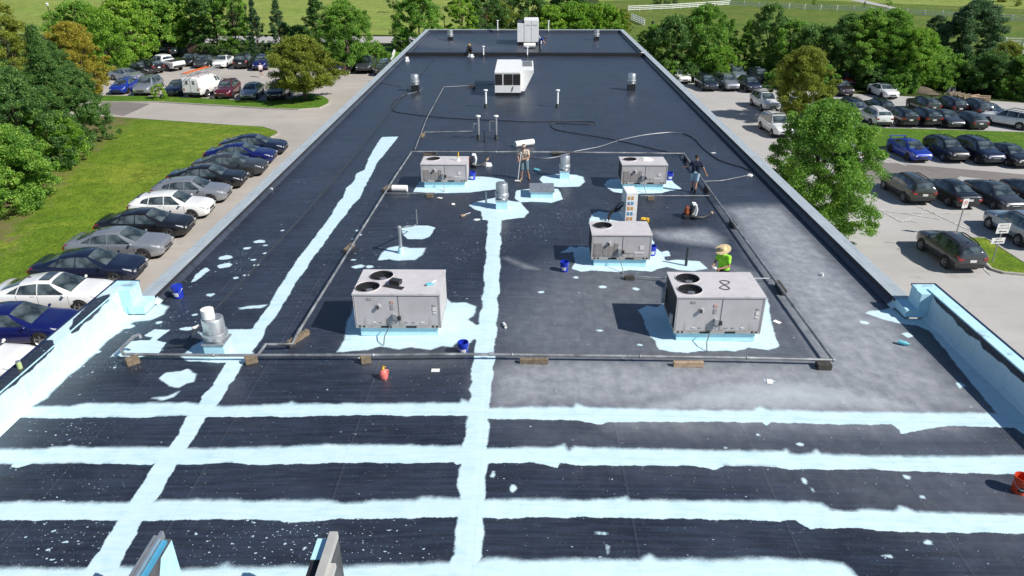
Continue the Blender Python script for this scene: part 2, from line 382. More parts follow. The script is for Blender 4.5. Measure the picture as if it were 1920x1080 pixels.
PAINT = []                                      # (polygon in metres, softness of the far side, softness of the near side)
def paint(soft, pts, near=None): PAINT.append((rp(*pts), soft, soft if near is None else near))
# four sprayed stripes across, then the painted band at the front
paint(.75, [(-60, 764), (40, 762), (130, 762), (160, 757), (250, 756), (345, 755), (420, 762), (500, 759), (540, 756), (547, 753), (556, 757), (640, 757), (760, 756), (862, 755), (866, 748), (876, 752), (918, 766), (1000, 763), (1074, 763), (1082, 757), (1096, 763), (1140, 765), (1280, 769), (1412, 770), (1424, 762), (1440, 768), (1520, 771), (1640, 773), (1800, 774), (1900, 776), (1900, 802), (1800, 799), (1770, 798), (1745, 803), (1690, 813), (1686, 806), (1672, 796), (1560, 796), (1500, 794), (1446, 792), (1437, 799), (1429, 792), (1300, 791), (1200, 791), (1136, 792), (1128, 796), (1110, 793), (1086, 788), (1000, 786), (920, 786), (870, 779), (800, 780), (700, 778), (580, 780), (540, 783), (520, 781), (430, 782), (390, 782), (340, 779), (260, 783), (160, 783), (110, 785), (30, 783), (-60, 786)], .06)
paint(.75, [(-80, 842), (60, 842), (120, 838), (132, 836), (150, 840), (300, 838), (360, 841), (410, 840), (520, 838), (600, 834), (760, 835), (876, 836), (910, 840), (1000, 839), (1040, 839), (1058, 832), (1066, 845), (1078, 838), (1160, 841), (1280, 843), (1400, 845), (1470, 846), (1474, 842), (1480, 850), (1500, 852), (1524, 850), (1530, 842), (1540, 851), (1640, 855), (1760, 856), (1880, 855), (2000, 855), (2000, 893), (1880, 889), (1760, 885), (1640, 880), (1560, 880), (1480, 881), (1440, 874), (1360, 873), (1338, 880), (1300, 873), (1200, 873), (1080, 872), (1050, 868), (1046, 876), (1032, 874), (1000, 868), (910, 868), (870, 868), (858, 872), (850, 866), (760, 869), (660, 867), (600, 869), (500, 871), (420, 868), (350, 872), (290, 868), (282, 872), (200, 870), (182, 871), (150, 868), (60, 869), (30, 878), (20, 876), (22, 870), (-80, 870)], .06)
paint(.75, [(-90, 943), (60, 941), (160, 942), (230, 943), (300, 938), (420, 938), (520, 939), (620, 938), (640, 944), (664, 944), (700, 938), (780, 938), (790, 933), (860, 934), (906, 936), (1000, 936), (1100, 938), (1160, 934), (1174, 930), (1180, 938), (1300, 939), (1440, 940), (1540, 943), (1560, 957), (1600, 959), (1620, 955), (1680, 958), (1688, 948), (1720, 960), (1820, 963), (1920, 966), (2020, 968), (2020, 1000), (1920, 1000), (1840, 1000), (1700, 997), (1668, 996), (1600, 989), (1560, 991), (1530, 990), (1520, 993), (1500, 983), (1490, 975), (1460, 978), (1400, 975), (1330, 974), (1200, 972), (1100, 970), (1000, 970), (908, 972), (850, 970), (760, 972), (640, 973), (560, 978), (545, 979), (500, 975), (430, 974), (330, 974), (250, 978), (160, 974), (60, 975), (-90, 977)], .06)
paint(.8, [(-150, 1062), (60, 1066), (160, 1065), (230, 1062), (330, 1068), (400, 1066), (424, 1056), (440, 1064), (560, 1062), (640, 1064), (720, 1058), (840, 1055), (905, 1050), (930, 1045), (980, 1052), (1100, 1048), (1200, 1050), (1218, 1040), (1230, 1049), (1290, 1048), (1360, 1050), (1440, 1046), (1480, 1050), (1520, 1049), (1580, 1056), (1600, 1072), (1620, 1100), (1640, 1250), (-300, 1250)])
# the long stripe up the ridge and the one slanting beside it
paint(.2, [(915, 405), (914, 440), (910, 465), (913, 480), (908, 500), (906, 520), (909, 535), (903, 560), (905, 575), (899, 590), (897, 610), (893, 640), (888, 660), (890, 672), (884, 690), (882, 700), (886, 715), (880, 730), (884, 745), (876, 760), (878, 778), (872, 800), (875, 815), (866, 835), (870, 850), (864, 870), (857, 900), (862, 930), (856, 975), (854, 1010), (850, 1040), (842, 1060), (836, 1110), (896, 1110), (898, 1060), (902, 1040), (906, 990), (905, 965), (911, 930), (909, 900), (915, 860), (914, 830), (918, 800), (914, 786), (918, 765), (921, 720), (926, 705), (923, 690), (929, 675), (925, 650), (932, 625), (930, 605), (935, 580), (932, 560), (938, 545), (935, 520), (939, 500), (936, 470), (941, 455), (938, 440), (942, 405)], .2)
paint(.18, [(716, 257), (708, 268), (700, 281), (690, 300), (684, 318), (668, 325), (664, 340), (650, 352), (642, 372), (634, 380), (620, 405), (610, 418), (600, 432), (586, 450), (573, 468), (560, 482), (548, 502), (540, 512), (525, 537), (512, 556), (505, 572), (490, 592), (479, 607), (470, 622), (430, 640), (442, 660), (424, 680), (410, 703), (400, 722), (378, 743), (372, 765), (350, 782), (335, 815), (318, 838), (290, 872), (268, 902), (250, 932), (220, 978), (204, 1002), (190, 1028), (160, 1067), (130, 1110), (205, 1110), (214, 1085), (226, 1058), (244, 1022), (255, 1003), (272, 965), (292, 938), (300, 928), (312, 902), (326, 882), (340, 850), (352, 838), (362, 822), (375, 802), (384, 785), (404, 765), (416, 745), (430, 722), (441, 708), (455, 682), (470, 662), (490, 637), (500, 612), (512, 600), (530, 572), (545, 548), (553, 532), (575, 502), (590, 478), (604, 462), (625, 430), (640, 412), (650, 400), (660, 385), (674, 372), (684, 350), (700, 322), (707, 305), (720, 290), (732, 275), (747, 256)], .12)
# round the units, the vents and the pipes
paint(.35, [(632, 660), (645, 640), (652, 600), (660, 585), (664, 560), (838, 560), (845, 568), (872, 567), (893, 575), (888, 592), (878, 600), (893, 610), (905, 604), (905, 645), (888, 634), (878, 646), (858, 640), (848, 652), (830, 648), (808, 656), (770, 650), (748, 655), (712, 650), (690, 656)])
paint(.2, [(1197, 582), (1214, 572), (1232, 576), (1250, 566), (1440, 560), (1445, 600), (1452, 625), (1462, 650), (1440, 656), (1404, 652), (1378, 659), (1330, 657), (1290, 661), (1255, 659), (1236, 655), (1228, 640), (1218, 628), (1210, 610), (1206, 596)])
paint(.12, [(1075, 466), (1088, 462), (1104, 464), (1222, 440), (1228, 462), (1238, 472), (1246, 482), (1252, 500), (1236, 503), (1222, 509), (1180, 506), (1160, 510), (1108, 507), (1090, 509), (1072, 504), (1078, 490), (1076, 480)])
paint(.1, [(1104, 420), (1105, 412), (1112, 400), (1122, 396), (1140, 399), (1170, 398), (1176, 414), (1160, 416), (1130, 416)])
paint(.1, [(1047, 475), (1062, 468), (1068, 462), (1080, 464), (1078, 472), (1060, 474)])
paint(.15, [(1240, 473), (1252, 470), (1258, 480), (1244, 482)]); paint(.3, [(1246, 490), (1270, 487), (1312, 490), (1326, 504), (1300, 508), (1272, 506), (1250, 500)])
paint(.15, [(775, 360), (780, 350), (788, 340), (874, 333), (885, 331), (905, 331), (925, 333), (945, 337), (950, 348), (940, 354), (920, 356), (880, 361), (830, 362)])
paint(.15, [(1133, 348), (1137, 340), (1146, 336), (1254, 330), (1262, 342), (1278, 354), (1255, 358), (1240, 362), (1195, 363), (1166, 362), (1150, 360)])
paint(.3, [(879, 385), (890, 379), (905, 376), (930, 370), (955, 376), (975, 379), (992, 398), (982, 408), (950, 411), (935, 416), (905, 412), (902, 396), (890, 393)])
paint(.12, [(965, 372), (968, 357), (1000, 353), (1046, 354), (1051, 362), (1055, 374), (1034, 380), (1000, 378), (975, 379)])
paint(.35, [(1012, 336), (1018, 329), (1050, 326), (1082, 328), (1094, 332), (1096, 342), (1086, 350), (1050, 351), (1022, 349)])
paint(.4, [(709, 488), (716, 474), (726, 465), (746, 461), (770, 465), (798, 465), (792, 478), (778, 487), (742, 489), (730, 486)])
paint(.15, [(752, 426), (762, 423), (805, 423), (816, 427), (806, 444), (790, 449), (764, 448), (756, 440)])
paint(.3, [(372, 622), (395, 633), (425, 617), (462, 618), (492, 612), (488, 640), (470, 650), (476, 668), (440, 680), (350, 678), (338, 668), (360, 650), (385, 636)])
paint(.12, [(208, 668), (232, 648), (244, 640), (262, 638), (290, 637), (312, 642), (306, 652), (296, 664), (260, 670)])
paint(.12, [(270, 629), (290, 617), (318, 619), (302, 632), (290, 641), (278, 642), (286, 632)])
paint(.3, [(299, 709), (312, 699), (338, 696), (352, 692), (368, 701), (364, 716), (348, 720), (336, 727), (316, 724)])
paint(.5, [(287, 746), (312, 744), (336, 734), (324, 744), (304, 751), (298, 747)]); paint(.5, [(446, 577), (470, 574), (502, 571), (490, 577), (450, 580)])
# against the parapets at the front
paint(.6, [(200, 520), (290, 565), (316, 575), (306, 590), (282, 600), (250, 604), (238, 612), (220, 625), (200, 640), (180, 662), (168, 672), (150, 690), (126, 706), (108, 724), (88, 746), (62, 762), (30, 785), (-40, 830), (-300, 820), (-300, 640)], .6)
paint(.25, [(1620, 587), (1632, 583), (1655, 581), (1690, 572), (1730, 560), (1990, 760), (1990, 860), (1900, 800), (1868, 774), (1838, 738), (1800, 692), (1772, 655), (1742, 620), (1716, 610), (1690, 607), (1660, 600)])
paint(.15, [(1690, 625), (1700, 622), (1716, 630), (1702, 634)]); paint(.2, [(1788, 718), (1800, 716), (1812, 724), (1800, 728)])
for a_ in ((423, 483, .32, .25), (421, 498, .4, .3), (487, 453, .35, .2), (463, 465, .2), (375, 515, .25, .75), (443, 521, .14), (461, 516, .13), (480, 497, .13), (475, 487, .13), (498, 460, .13), (497, 475, .12), (395, 553, .2), (530, 432, .12), (365, 590, .14), (670, 432, .14), (665, 448, .12), (672, 500, .3, .2), (694, 500, .2, .15), (675, 440, .1), (894, 412, .2), (662, 487, .13), (350, 616, .35, .2), (236, 612, .4, .3), (298, 605, .2), (180, 660, .3, .15), (1444, 714, .25, .12), (1620, 605, .18), (1015, 548, .16), (1080, 520, .14), (1130, 538, .2), (1194, 542, .18), (1125, 620, .22, .1), (1200, 647, .16), (925, 890, .14, .25), (962, 916, .14, .25), (1125, 1000, .35, .1), (1140, 1030, .1, .3), (1508, 902, .12, .3), (1524, 918, .1, .2), (1700, 895, .18), (1730, 932, .14), (1740, 1018, .18), (1660, 1042, .3, .1), (1500, 833, .2, .1), (1360, 840, .1), (1420, 815, .1)): dab(*a_)
DUST = [([(1180, 775), (1250, 740), (1330, 712), (1480, 705), (1640, 730), (1760, 775)], 1.7, 1.8), ([(912, 700), (930, 690), (960, 676), (1010, 672), (1300, 676), (1440, 672), (1530, 676), (1500, 620), (1440, 520), (1395, 440), (1366, 392), (1400, 388), (1462, 388), (1500, 430), (1560, 490), (1640, 570), (1690, 610), (1760, 690), (1860, 775), (1700, 775), (1420, 770), (1200, 768), (915, 768)], 0.95, 0.9), ([(1366, 394), (1400, 388), (1462, 388), (1500, 430), (1560, 490), (1500, 480), (1420, 450)], 0.9, 0.35),
        ([(930, 690), (935, 600), (990, 540), (1060, 500), (1240, 500), (1330, 480), (1420, 520), (1540, 690), (1200, 700)], 0.40, 1.8),
        ([(915, 780), (1300, 785), (1700, 800), (1960, 800), (1960, 1060), (1700, 1000), (1400, 880), (1000, 850)], 0.17, 1.2),
        ([(1222, 435), (1262, 432), (1320, 430), (1350, 446), (1345, 462), (1290, 455), (1240, 446)], 0.95, 0.55), ([(950, 484), (966, 490), (1008, 505), (985, 502)], 0.8, .3),
        ([(1370, 500), (1440, 520), (1420, 560), (1380, 540)], .8, .8), ([(640, 640), (700, 655), (880, 660), (880, 690), (700, 690)], .2, .6), ([(560, 20), (500, 20), (940, 90), (900, 96), (760, 84)], .15, 2)]
SPL = [(x, y, r, a*.8) for x, y, r, a in [(640, 560, 2.2, .5), (800, 400, 2.2, .7), (700, 470, 2.0, .9), (860, 470, 2.2, .9), (860, 560, 1.2, 1.0), (1010, 430, 2.0, .9), (1060, 400, 2.2, .9), (1120, 470, 1.4, .8), (1010, 560, 3, .35),
       (280, 600, 1.6, 1.2), (200, 680, 1.5, 1.0), (120, 830, 2.2, .9), (150, 920, 2.0, .8), (120, 1030, 1.8, 1.1), (420, 1010, 1.5, 1.1), (540, 1020, 1.2, 1.3), (700, 1030, 1.6, 1.0), (760, 920, 2, .4), (1500, 630, 1.2, .7), (1290, 500, 1.3, 1.0),
       (1180, 620, 1.5, .5), (1200, 1020, 2.5, .35), (1500, 900, 2.5, .45), (1700, 940, 2.5, .4), (430, 490, 1.8, .9), (360, 520, 1.5, .8), (920, 330, 1.5, .3), (1700, 840, 2, .4), (240, 760, 1.5, .7)]]
DUSTW = [(rp(*p), a, s) for p, a, s in DUST]; SPLW = [(R(x, y)[:2], r, a) for x, y, r, a in SPL]
def paint_attrs(me, co):
    P = co[:, :2].astype(float); n = len(P)
    sdv = np.full(n, -3.0); soft = np.full(n, 0.3)
    for poly, s0, s1 in PAINT:
        q = np.array(poly); lo, hi = q.min(0)-1.2, q.max(0)+1.2
        m = np.where(((P > lo) & (P < hi)).all(1))[0]
        if len(m) == 0: continue
        v = poly_sd(P[m], poly); up = v > sdv[m]
        if s0 != s1:
            ymid = np.median(q[:, 1]); ss = np.where(P[m, 1] > ymid, s0, s1)
        else: ss = np.full(len(m), s0)
        k = m[up]; sdv[k] = v[up]; soft[k] = ss[up]
    dust = np.zeros(n)
    for poly, a, s in DUSTW:
        q = np.array(poly); lo, hi = q.min(0)-s, q.max(0)+s; m = np.where(((P > lo) & (P < hi)).all(1))[0]
        if len(m): dust[m] = np.maximum(dust[m], a*smooth(-s, s, poly_sd(P[m], poly)))
    spl = np.full(n, 0.42)*(P[:, 1] < 42)
    for c, r, a in SPLW: spl = np.maximum(spl, a*np.exp(-((P-c)**2).sum(1)/(r*r)))
    for nm, val in (('paint', sdv), ('soft', soft), ('dust', dust), ('splat', spl)):
        me.attributes.new(nm, 'FLOAT', 'POINT').data.foreach_set('value', val.astype(np.float32))

def roof_material():
    t = NT('roof_membrane'); p = t.pos(); s = t.n('SeparateXYZ', i={0: p})
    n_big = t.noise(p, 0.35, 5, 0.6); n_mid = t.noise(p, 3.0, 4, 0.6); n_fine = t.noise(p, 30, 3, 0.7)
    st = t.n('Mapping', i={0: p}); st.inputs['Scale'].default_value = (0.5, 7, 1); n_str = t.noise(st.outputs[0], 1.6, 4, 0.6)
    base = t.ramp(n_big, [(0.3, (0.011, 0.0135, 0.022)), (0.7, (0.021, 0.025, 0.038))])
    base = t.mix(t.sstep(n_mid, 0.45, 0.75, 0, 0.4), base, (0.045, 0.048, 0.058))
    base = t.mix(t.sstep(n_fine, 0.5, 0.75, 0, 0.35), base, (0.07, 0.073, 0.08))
    # streaks across the membrane; their blue imitates reflected sky in the colour
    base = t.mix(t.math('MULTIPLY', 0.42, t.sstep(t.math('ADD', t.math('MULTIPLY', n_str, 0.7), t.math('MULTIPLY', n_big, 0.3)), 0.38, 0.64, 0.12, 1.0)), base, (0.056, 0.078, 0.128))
    # membrane laps
    seams = []
    for ax, per, off in ((0, 3.05, 1.3), (1, 6.1, 0.7)):
        f = t.math('FRACT', t.math('ADD', t.math('DIVIDE', s.outputs[ax], per), off))
        sm = t.sstep(f, 0.0, 0.010, 0.65, 0); seams.append(sm); base = t.mix(sm, base, (0.008, 0.009, 0.012)); base = t.mix(t.sstep(t.math('ABSOLUTE', t.math('SUBTRACT', f, 0.02)), 0.0, 0.012, 0.3, 0), base, (0.08, 0.09, 0.11))
    st3 = t.n('Mapping', i={0: p}); st3.inputs['Rotation'].default_value = (0, 0, -0.45); st3.inputs['Scale'].default_value = (4.5, 0.45, 1)
    dn = t.math('ADD', t.math('MULTIPLY', t.math('SUBTRACT', n_big, 0.5), 0.32), t.math('ADD', t.math('MULTIPLY', t.math('SUBTRACT', n_mid, 0.5), 0.2), t.math('MULTIPLY', t.math('SUBTRACT', t.noise(st3.outputs[0], 1.2, 4, 0.6), 0.5), 0.45)))
    d = t.attr('dust'); dm = t.math('MULTIPLY', d, t.math('ADD', 0.9, dn), clamp=True)
    col = t.mix(dm, base, t.ramp(n_mid, [(0.3, (0.25, 0.268, 0.30)), (0.7, (0.37, 0.385, 0.415))]))
    col = t.mix(t.math('MULTIPLY', t.math('SUBTRACT', d, 1.0), 0.8, clamp=True), col, (0.58, 0.66, 0.69))
    stain = t.math('MULTIPLY', t.sstep(t.noise(p, 1.3, 6, 0.7), 0.60, 0.72), t.math('MINIMUM', d, 0.35))
    col = t.mix(stain, col, (0.12, 0.115, 0.115))
    # sprayed coating
    sdv = t.attr('paint'); so = t.attr('soft')
    rag = t.math('ADD', t.math('MULTIPLY', t.math('SUBTRACT', n_mid, 0.5), 0.15), t.math('MULTIPLY', t.math('SUBTRACT', n_fine, 0.5), t.math('ADD', 0.04, t.math('MULTIPLY', so, 0.05))))
    q = t.math('ADD', sdv, rag); wd = t.math('ADD', 0.008, t.math('MULTIPLY', so, t.math('ADD', 0.02, t.math('MULTIPLY', n_big, 0.15))))
    fac = t.sstep(q, t.math('MULTIPLY', wd, -1.0), wd)
    sp = t.attr('splat'); dots = None
    mpv = t.n('Mapping', i={0: p}); mpv.inputs['Rotation'].default_value = (0, 0, 0.6); mpv.inputs['Scale'].default_value = (0.75, 1.25, 1.0)
    for sc_, k in ((3.0, 0.22), (6.5, 0.36), (14.0, 0.40), (27.0, 0.38)):
        pv = t.n('VectorMath', operation='ADD', i={0: mpv.outputs[0]}); nz = t.n('TexNoise', i={'Vector': p, 'Scale': sc_*1.7, 'Detail': 2.0})
        sv = t.n('VectorMath', operation='SCALE', i={0: nz.outputs[1]}); sv.inputs['Scale'].default_value = 0.75/sc_; t.put(pv.inputs[1], sv.outputs[0])
        v = t.n('TexVoronoi', i={'Vector': pv.outputs[0], 'Scale': sc_}); c = t.n('SeparateColor', i={0: v.outputs[1]})
        r = t.math('MULTIPLY', t.math('MULTIPLY', t.math('POWER', c.outputs[0], 5.0), k), sp)
        e = t.sstep(t.math('SUBTRACT', r, v.outputs[0]), 0.0, 0.05)
        dots = e if dots is None else t.math('MAXIMUM', dots, e)
    fac = t.math('MAXIMUM', fac, t.math('MULTIPLY', dots, 0.85))
    st2 = t.n('Mapping', i={0: p}); st2.inputs['Scale'].default_value = (1.2, 9, 1); pc = t.ramp(t.math('ADD', t.math('MULTIPLY', t.noise(st2.outputs[0], 1.1, 5, 0.7), 0.6), t.math('MULTIPLY', n_mid, 0.4)), [(0.25, (0.40, 0.625, 0.72)), (0.48, (0.575, 0.755, 0.815)), (0.72, (0.67, 0.81, 0.855))])
    col = t.mix(fac, col, pc)
    for sm in seams: col = t.mix(t.math('MULTIPLY', sm, t.math('MULTIPLY', fac, 0.35)), col, (0.25, 0.45, 0.55))
    rgh = t.math('ADD', t.math('MULTIPLY', n_big, 0.25), 0.27)
    rgh = t.math('ADD', rgh, t.math('MULTIPLY', dm, 0.3))
    t.bump(t.math('ADD', n_fine, t.math('MULTIPLY', fac, 0.5)), 0.25, 0.012)
    return t.set(col=col, rough=t.math('MAXIMUM', rgh, t.math('MULTIPLY', fac, 0.6)), spec=0.6)
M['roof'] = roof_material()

bld = thing('commercial_building', 'long low building whose dark flat roof is being coated in pale blue stripes', 'building', (0, 0, 0))
XI, YJ, YE = 11.75, 19.3, 92.4                  # inner half width, jog, far wall
def deck(x0, x1, y0, y1, dx, dy):
    me, co = grid_mesh('roof_deck', np.linspace(x0, x1, int((x1-x0)/dx)+1), np.linspace(y0, y1, int((y1-y0)/dy)+1), roof_z)
    paint_attrs(me, co); return me
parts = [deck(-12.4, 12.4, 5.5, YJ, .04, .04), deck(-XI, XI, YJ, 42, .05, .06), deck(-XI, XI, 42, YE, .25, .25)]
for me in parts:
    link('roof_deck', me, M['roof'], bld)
# painted or bare membrane on the upstands
def to_px(co):
    d = co-np.array([0, 0, CAM_H]); z = d@_F
    return np.stack([CX+FPX*(d@_R)/z, CY-FPX*(d@_U)/z], -1)
def upstand(name, p0, p1, z1, fn, h_cant=0.12, seg=0.05, parent=bld, facing=None):
    p0 = np.array(p0); p1 = np.array(p1); L = np.linalg.norm(p1-p0); u = (p1-p0)/L; nrm = np.array([-u[1], u[0]])
    ns = max(2, int(L/seg)); nz = 18; V = []
    for k in range(nz+1):
        for i in range(ns+1):
            q = p0+u*L*i/ns; zr = float(roof_z(q[0]+nrm[0]*.1, q[1]))
            if k == 0: V.append((q[0]+nrm[0]*h_cant, q[1]+nrm[1]*h_cant, zr+0.004))
            else: V.append((q[0], q[1], zr+h_cant+(z1-zr-h_cant)*(k-1)/(nz-1)))
    co = np.array(V); mb = MB(); mb.add(V, [(k*(ns+1)+i, k*(ns+1)+i+1, (k+1)*(ns+1)+i+1, (k+1)*(ns+1)+i) for k in range(nz) for i in range(ns)])
    me = mb.mesh(name)
    sdv, soft, dust, spl = fn(co)
    for nm, val in (('paint', sdv), ('soft', soft), ('dust', dust), ('splat', spl)):
        me.attributes.new(nm, 'FLOAT', 'POINT').data.foreach_set('value', (np.zeros(len(co))+val).astype(np.float32))
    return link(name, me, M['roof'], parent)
bare = lambda co: (-3.0, 0.2, 0.02, 0.25)
full = lambda co: (3.0, 0.2, 0.0, 0.0)
def px_black(polys):
    def fn(co):
        P = to_px(co); v = np.full(len(P), -400.0)
        for pl in polys: v = np.maximum(v, poly_sd(P, pl))
        return np.clip(-v/55.0, -2, 2), 0.1, 0.0, 0.5
    return fn
z6 = lambda ox, oy, pts: [(ox+x/6, oy+y/6) for x, y in pts]
BL = [z6(0, 560, [(1040, 10), (1240, -60), (1225, 20), (1150, 80), (1130, 130), (1070, 180), (1040, 230), (950, 270), (900, 340), (800, 405), (770, 330), (810, 290), (820, 240)]),
      z6(0, 560, [(480, 470), (600, 465), (615, 545), (470, 700), (350, 800), (150, 980), (30, 1060), (-900, 1900), (-1300, 1700), (0, 860), (250, 640)])]
BR = [z6(1600, 500, [(890, 300), (1000, 390), (2200, 1400), (2200, 1560), (1660, 1080), (1460, 920), (1430, 850), (1290, 760), (1180, 660), (1110, 560), (930, 400)])]
upstand('parapet_face', (-12.4, YJ), (-12.4, 5.5), .6, px_black(BL))
upstand('parapet_face', (12.4, 5.5), (12.4, YJ), .6, px_black(BR))
for s in (-1, 1):
    pa, pb = (s*XI, 19.9), (s*XI, YE)
    def edge(co): return np.where(co[:, 1] < 20.5, (20.5-co[:, 1])-.3+.25*(-co[:, 2]), -3+co[:, 1]*0), 0.5, 0.06, 0.3
    (upstand('low_parapet_face', pb, pa, .03, edge, seg=.4) if s < 0 else upstand('low_parapet_face', pa, pb, .03, edge, seg=.4))
upstand('end_parapet_face', (XI, YE), (-XI, YE), .03, bare, seg=.5)

# copings
def coping_mat():
    t = NT('coping_metal'); p = t.pos(); s = t.n('SeparateXYZ', i={0: p})
    st = t.n('Mapping', i={0: p}); st.inputs['Scale'].default_value = (4, 0.5, 1)
    n = t.noise(st.outputs[0], 1.6, 5, 0.6); n2 = t.noise(p, 5, 4, .6)
    c = t.ramp(n, [(0.3, (0.37, 0.43, 0.46)), (0.6, (0.46, 0.52, 0.55)), (0.8, (0.55, 0.61, 0.635))])
    c = t.mix(t.sstep(n2, 0.6, 0.75, 0, 0.5), c, (0.2, 0.22, 0.24))
    f = t.math('FRACT', t.math('DIVIDE', s.outputs[1], 3.0)); c = t.mix(t.sstep(f, 0.0, 0.012, 0.7, 0), c, (0.12, 0.13, 0.14))
    return t.set(col=c, rough=0.5, metal=0.15)
M['coping'] = coping_mat()
M['lip'] = flat('coping_lip', (0.015, 0.03, 0.09), 0.45, 0.2, 0.2, 3)
t_ = NT('painted_coping'); n_ = t_.noise(t_.pos(), 2.2, 5, .65)
M['coat'] = t_.set(col=t_.ramp(n_, [(0.35, (0.30, 0.40, 0.47)), (0.45, (0.46, 0.75, 0.85)), (0.75, (0.56, 0.84, 0.92))]), rough=0.6)
t_ = NT('coated'); n_ = t_.noise(t_.pos(), 5, 4, .65)
M['coated'] = t_.set(col=t_.ramp(n_, [(0.3, (0.42, 0.72, 0.83)), (0.7, (0.54, 0.83, 0.91))]), rough=0.6)
me, co = grid_mesh('parapet_membrane', np.linspace(-12.757, -12.395, 8), np.linspace(5.5, 19.58, 282), lambda X, Y: X*0+.6425)
for nm, val in zip(('paint', 'soft', 'dust', 'splat'), px_black(BL)(co.astype(float))): me.attributes.new(nm, 'FLOAT', 'POINT').data.foreach_set('value', (np.zeros(len(co))+val).astype(np.float32))
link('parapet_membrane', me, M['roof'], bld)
for s in (-1, 1):
    y0, y1 = 20.0, YE+.5
    MB().box((s*11.975, (y0+y1)/2, .055), (.5, y1-y0, .05)).build('coping', M['coping'], bld)
    MB().box((s*11.722, (y0+y1)/2, .035), (.012, y1-y0, .085)).build('coping_lip', M['dark'], bld)
    # front parapet top, outer lip and the return where the building steps in
    mb = MB(); mb.box((s*12.575, 12.55, .62), (.36, 14.1, .04)); mb.box((s*12.4, 19.77, .62), (.69, .33, .042)); mb.build('parapet_top', M['coat'], bld)
    mb = MB(); mb.box((s*12.785, 12.72, .62), (.05, 14.5, .075)); mb.box((s*12.42, 19.955, .62), (.73, .04, .072)); mb.build('outer_lip', M['lip'], bld)
    mb = MB(); mb.box((s*12.4, 19.62, .2), (.66, .62, .8)); mb.box((s*11.97, 19.64, -.05), (.5, .74, .25)); mb.build('return_wall', M['coated'], bld)
    mb = MB(); mb.box((s*12.2, 56.2, -2.6), (.1, 72.6, 5.2)); mb.box((s*12.6, 12.5, -2.4), (.3, 14.6, 5.95)); mb.build('facade_wall', M['wall'], bld)
mb = MB(); mb.box((0, YE+.25, .055), (24.4, .48, .055)); mb.build('coping', M['coping'], bld)
MB().box((0, YE+.42, -2.6), (24.3, .1, 5.2)).build('facade_wall', M['wall'], bld)
mb = MB(); mb.box((0, 5.3, -2.4), (25.4, .3, 5.6)); mb.build('facade_wall', M['wall'], bld)
# low curb across the roof
mb = MB(); mb.box((0, 73.0, -.09), (2*XI-.02, .3, .38)); mb.build('roof_divider', M['black'], bld)
mb = MB(); mb.box((11.6, 73.0, .12), (.3, .34, .03)); mb.build('divider_cap', M['white_metal'], bld)
# ------------------------------------------------------------------ things on the roof
def base_at(x, y): return (x, y, float(roof_z(x, y)))
# wing walls behind the front of the building
for x, lab in ((-5.68, 'low wing wall with metal coping and white sprayed end, left one at the front edge'), (-3.01, 'low wing wall with wide pale metal coping, right one at the front edge')):
    t = thing('wing_wall', lab, 'wall', (x, 6.87, float(roof_z(x, 7))), 0, 'wing walls at the front edge')
    h = 1.85-float(roof_z(x, 7)); left = x < -5
    MB().box((0, 0, h/2-.06), (.2, 2.84, h-.12)).build('wall_core', flat('weathered_membrane', (.09, .09, .095), .7, 0, .5, 2), t)
    if left:
        mb = MB(); mb.quad((.105, -.2, .0), (.105, 1.42, .0), (.105, 1.42, h-.14), (.105, 1.05, h-.14)); mb.build('sprayed_face', M['coated'], t)
        mb = MB(); mb.box((-.03, 0, h-.05), (.05, 2.9, .14)); mb.box((-.09, -.05, h-.03), (.04, 2.8, .12)); mb.build('coping', M['alu'], t)
        MB().box((.045, -.06, h-.1), (.07, 2.8, .08)).build('blue_trim', flat('blue_trim', (.06, .28, .45), .5), t)
        mb = MB(); mb.box((.125, -.2, h-.2), (.03, 1.8, .1), ry=.15); mb.build('flashing', M['alu'], t)
    else:
        mb = MB(); mb.box((.03, 0, h-.03), (.13, 2.9, .13)); mb.box((.14, -.3, h-.1), (.09, 2.4, .09)); mb.build('coping', flat('grey_coping', (.46, .45, .43), .5, .1, .12, 2), t)
        MB().box((-.13, 0, h-.12), (.18, 2.85, .06)).build('membrane_cap', M['black'], t)
        MB().box((-.13, 1.2, h-.083), (.2, .42, .012)).build('sprayed_cap', M['coated'], t)

# ---- packaged air units
_t = NT('cabinet_grey'); _o = _t.obj(); _m = _t.n('Mapping', i={0: _o}); _m.inputs['Scale'].default_value = (9, 9, 0.7); _n = _t.noise(_m.outputs[0], 1.0, 5, 0.65); _z = _t.n('SeparateXYZ', i={0: _o})
_c = _t.ramp(_t.noise(_o, 1.7, 5), [(0.3, (0.47, 0.445, 0.45)), (0.7, (0.56, 0.535, 0.54))]); _c = _t.mix(_t.sstep(_n, 0.55, 0.8, 0, 0.35), _c, (0.33, 0.29, 0.27)); _c = _t.mix(_t.math('MULTIPLY', _t.sstep(_z.outputs[2], 0.75, 0.35), _t.sstep(_n, 0.42, 0.7, 0, 0.8)), _c, (0.27, 0.19, 0.14))
M['cabinet'] = _t.set(col=_c, rough=0.55, metal=0.05)
M['cab_top'] = flat('cabinet_top', (0.60, 0.57, 0.575), 0.5, 0.05, 0.07, 2.4, dirt=((0.40, 0.36, 0.34), 0.5))
M['seam'] = flat('panel_seam', (0.16, 0.145, 0.145), 0.7)
M['coil'] = NT('coil_fins')
_t = M['coil']; _s = _t.n('SeparateXYZ', i={0: _t.obj()}); _w = _t.math('SINE', _t.math('MULTIPLY', _s.outputs[2], 160)); M['coil'] = _t.set(col=_t.mix(_t.sstep(_w, -.5, .5), (0.02, 0.02, 0.022), (0.06, 0.058, 0.056)), rough=0.6, metal=0.3)
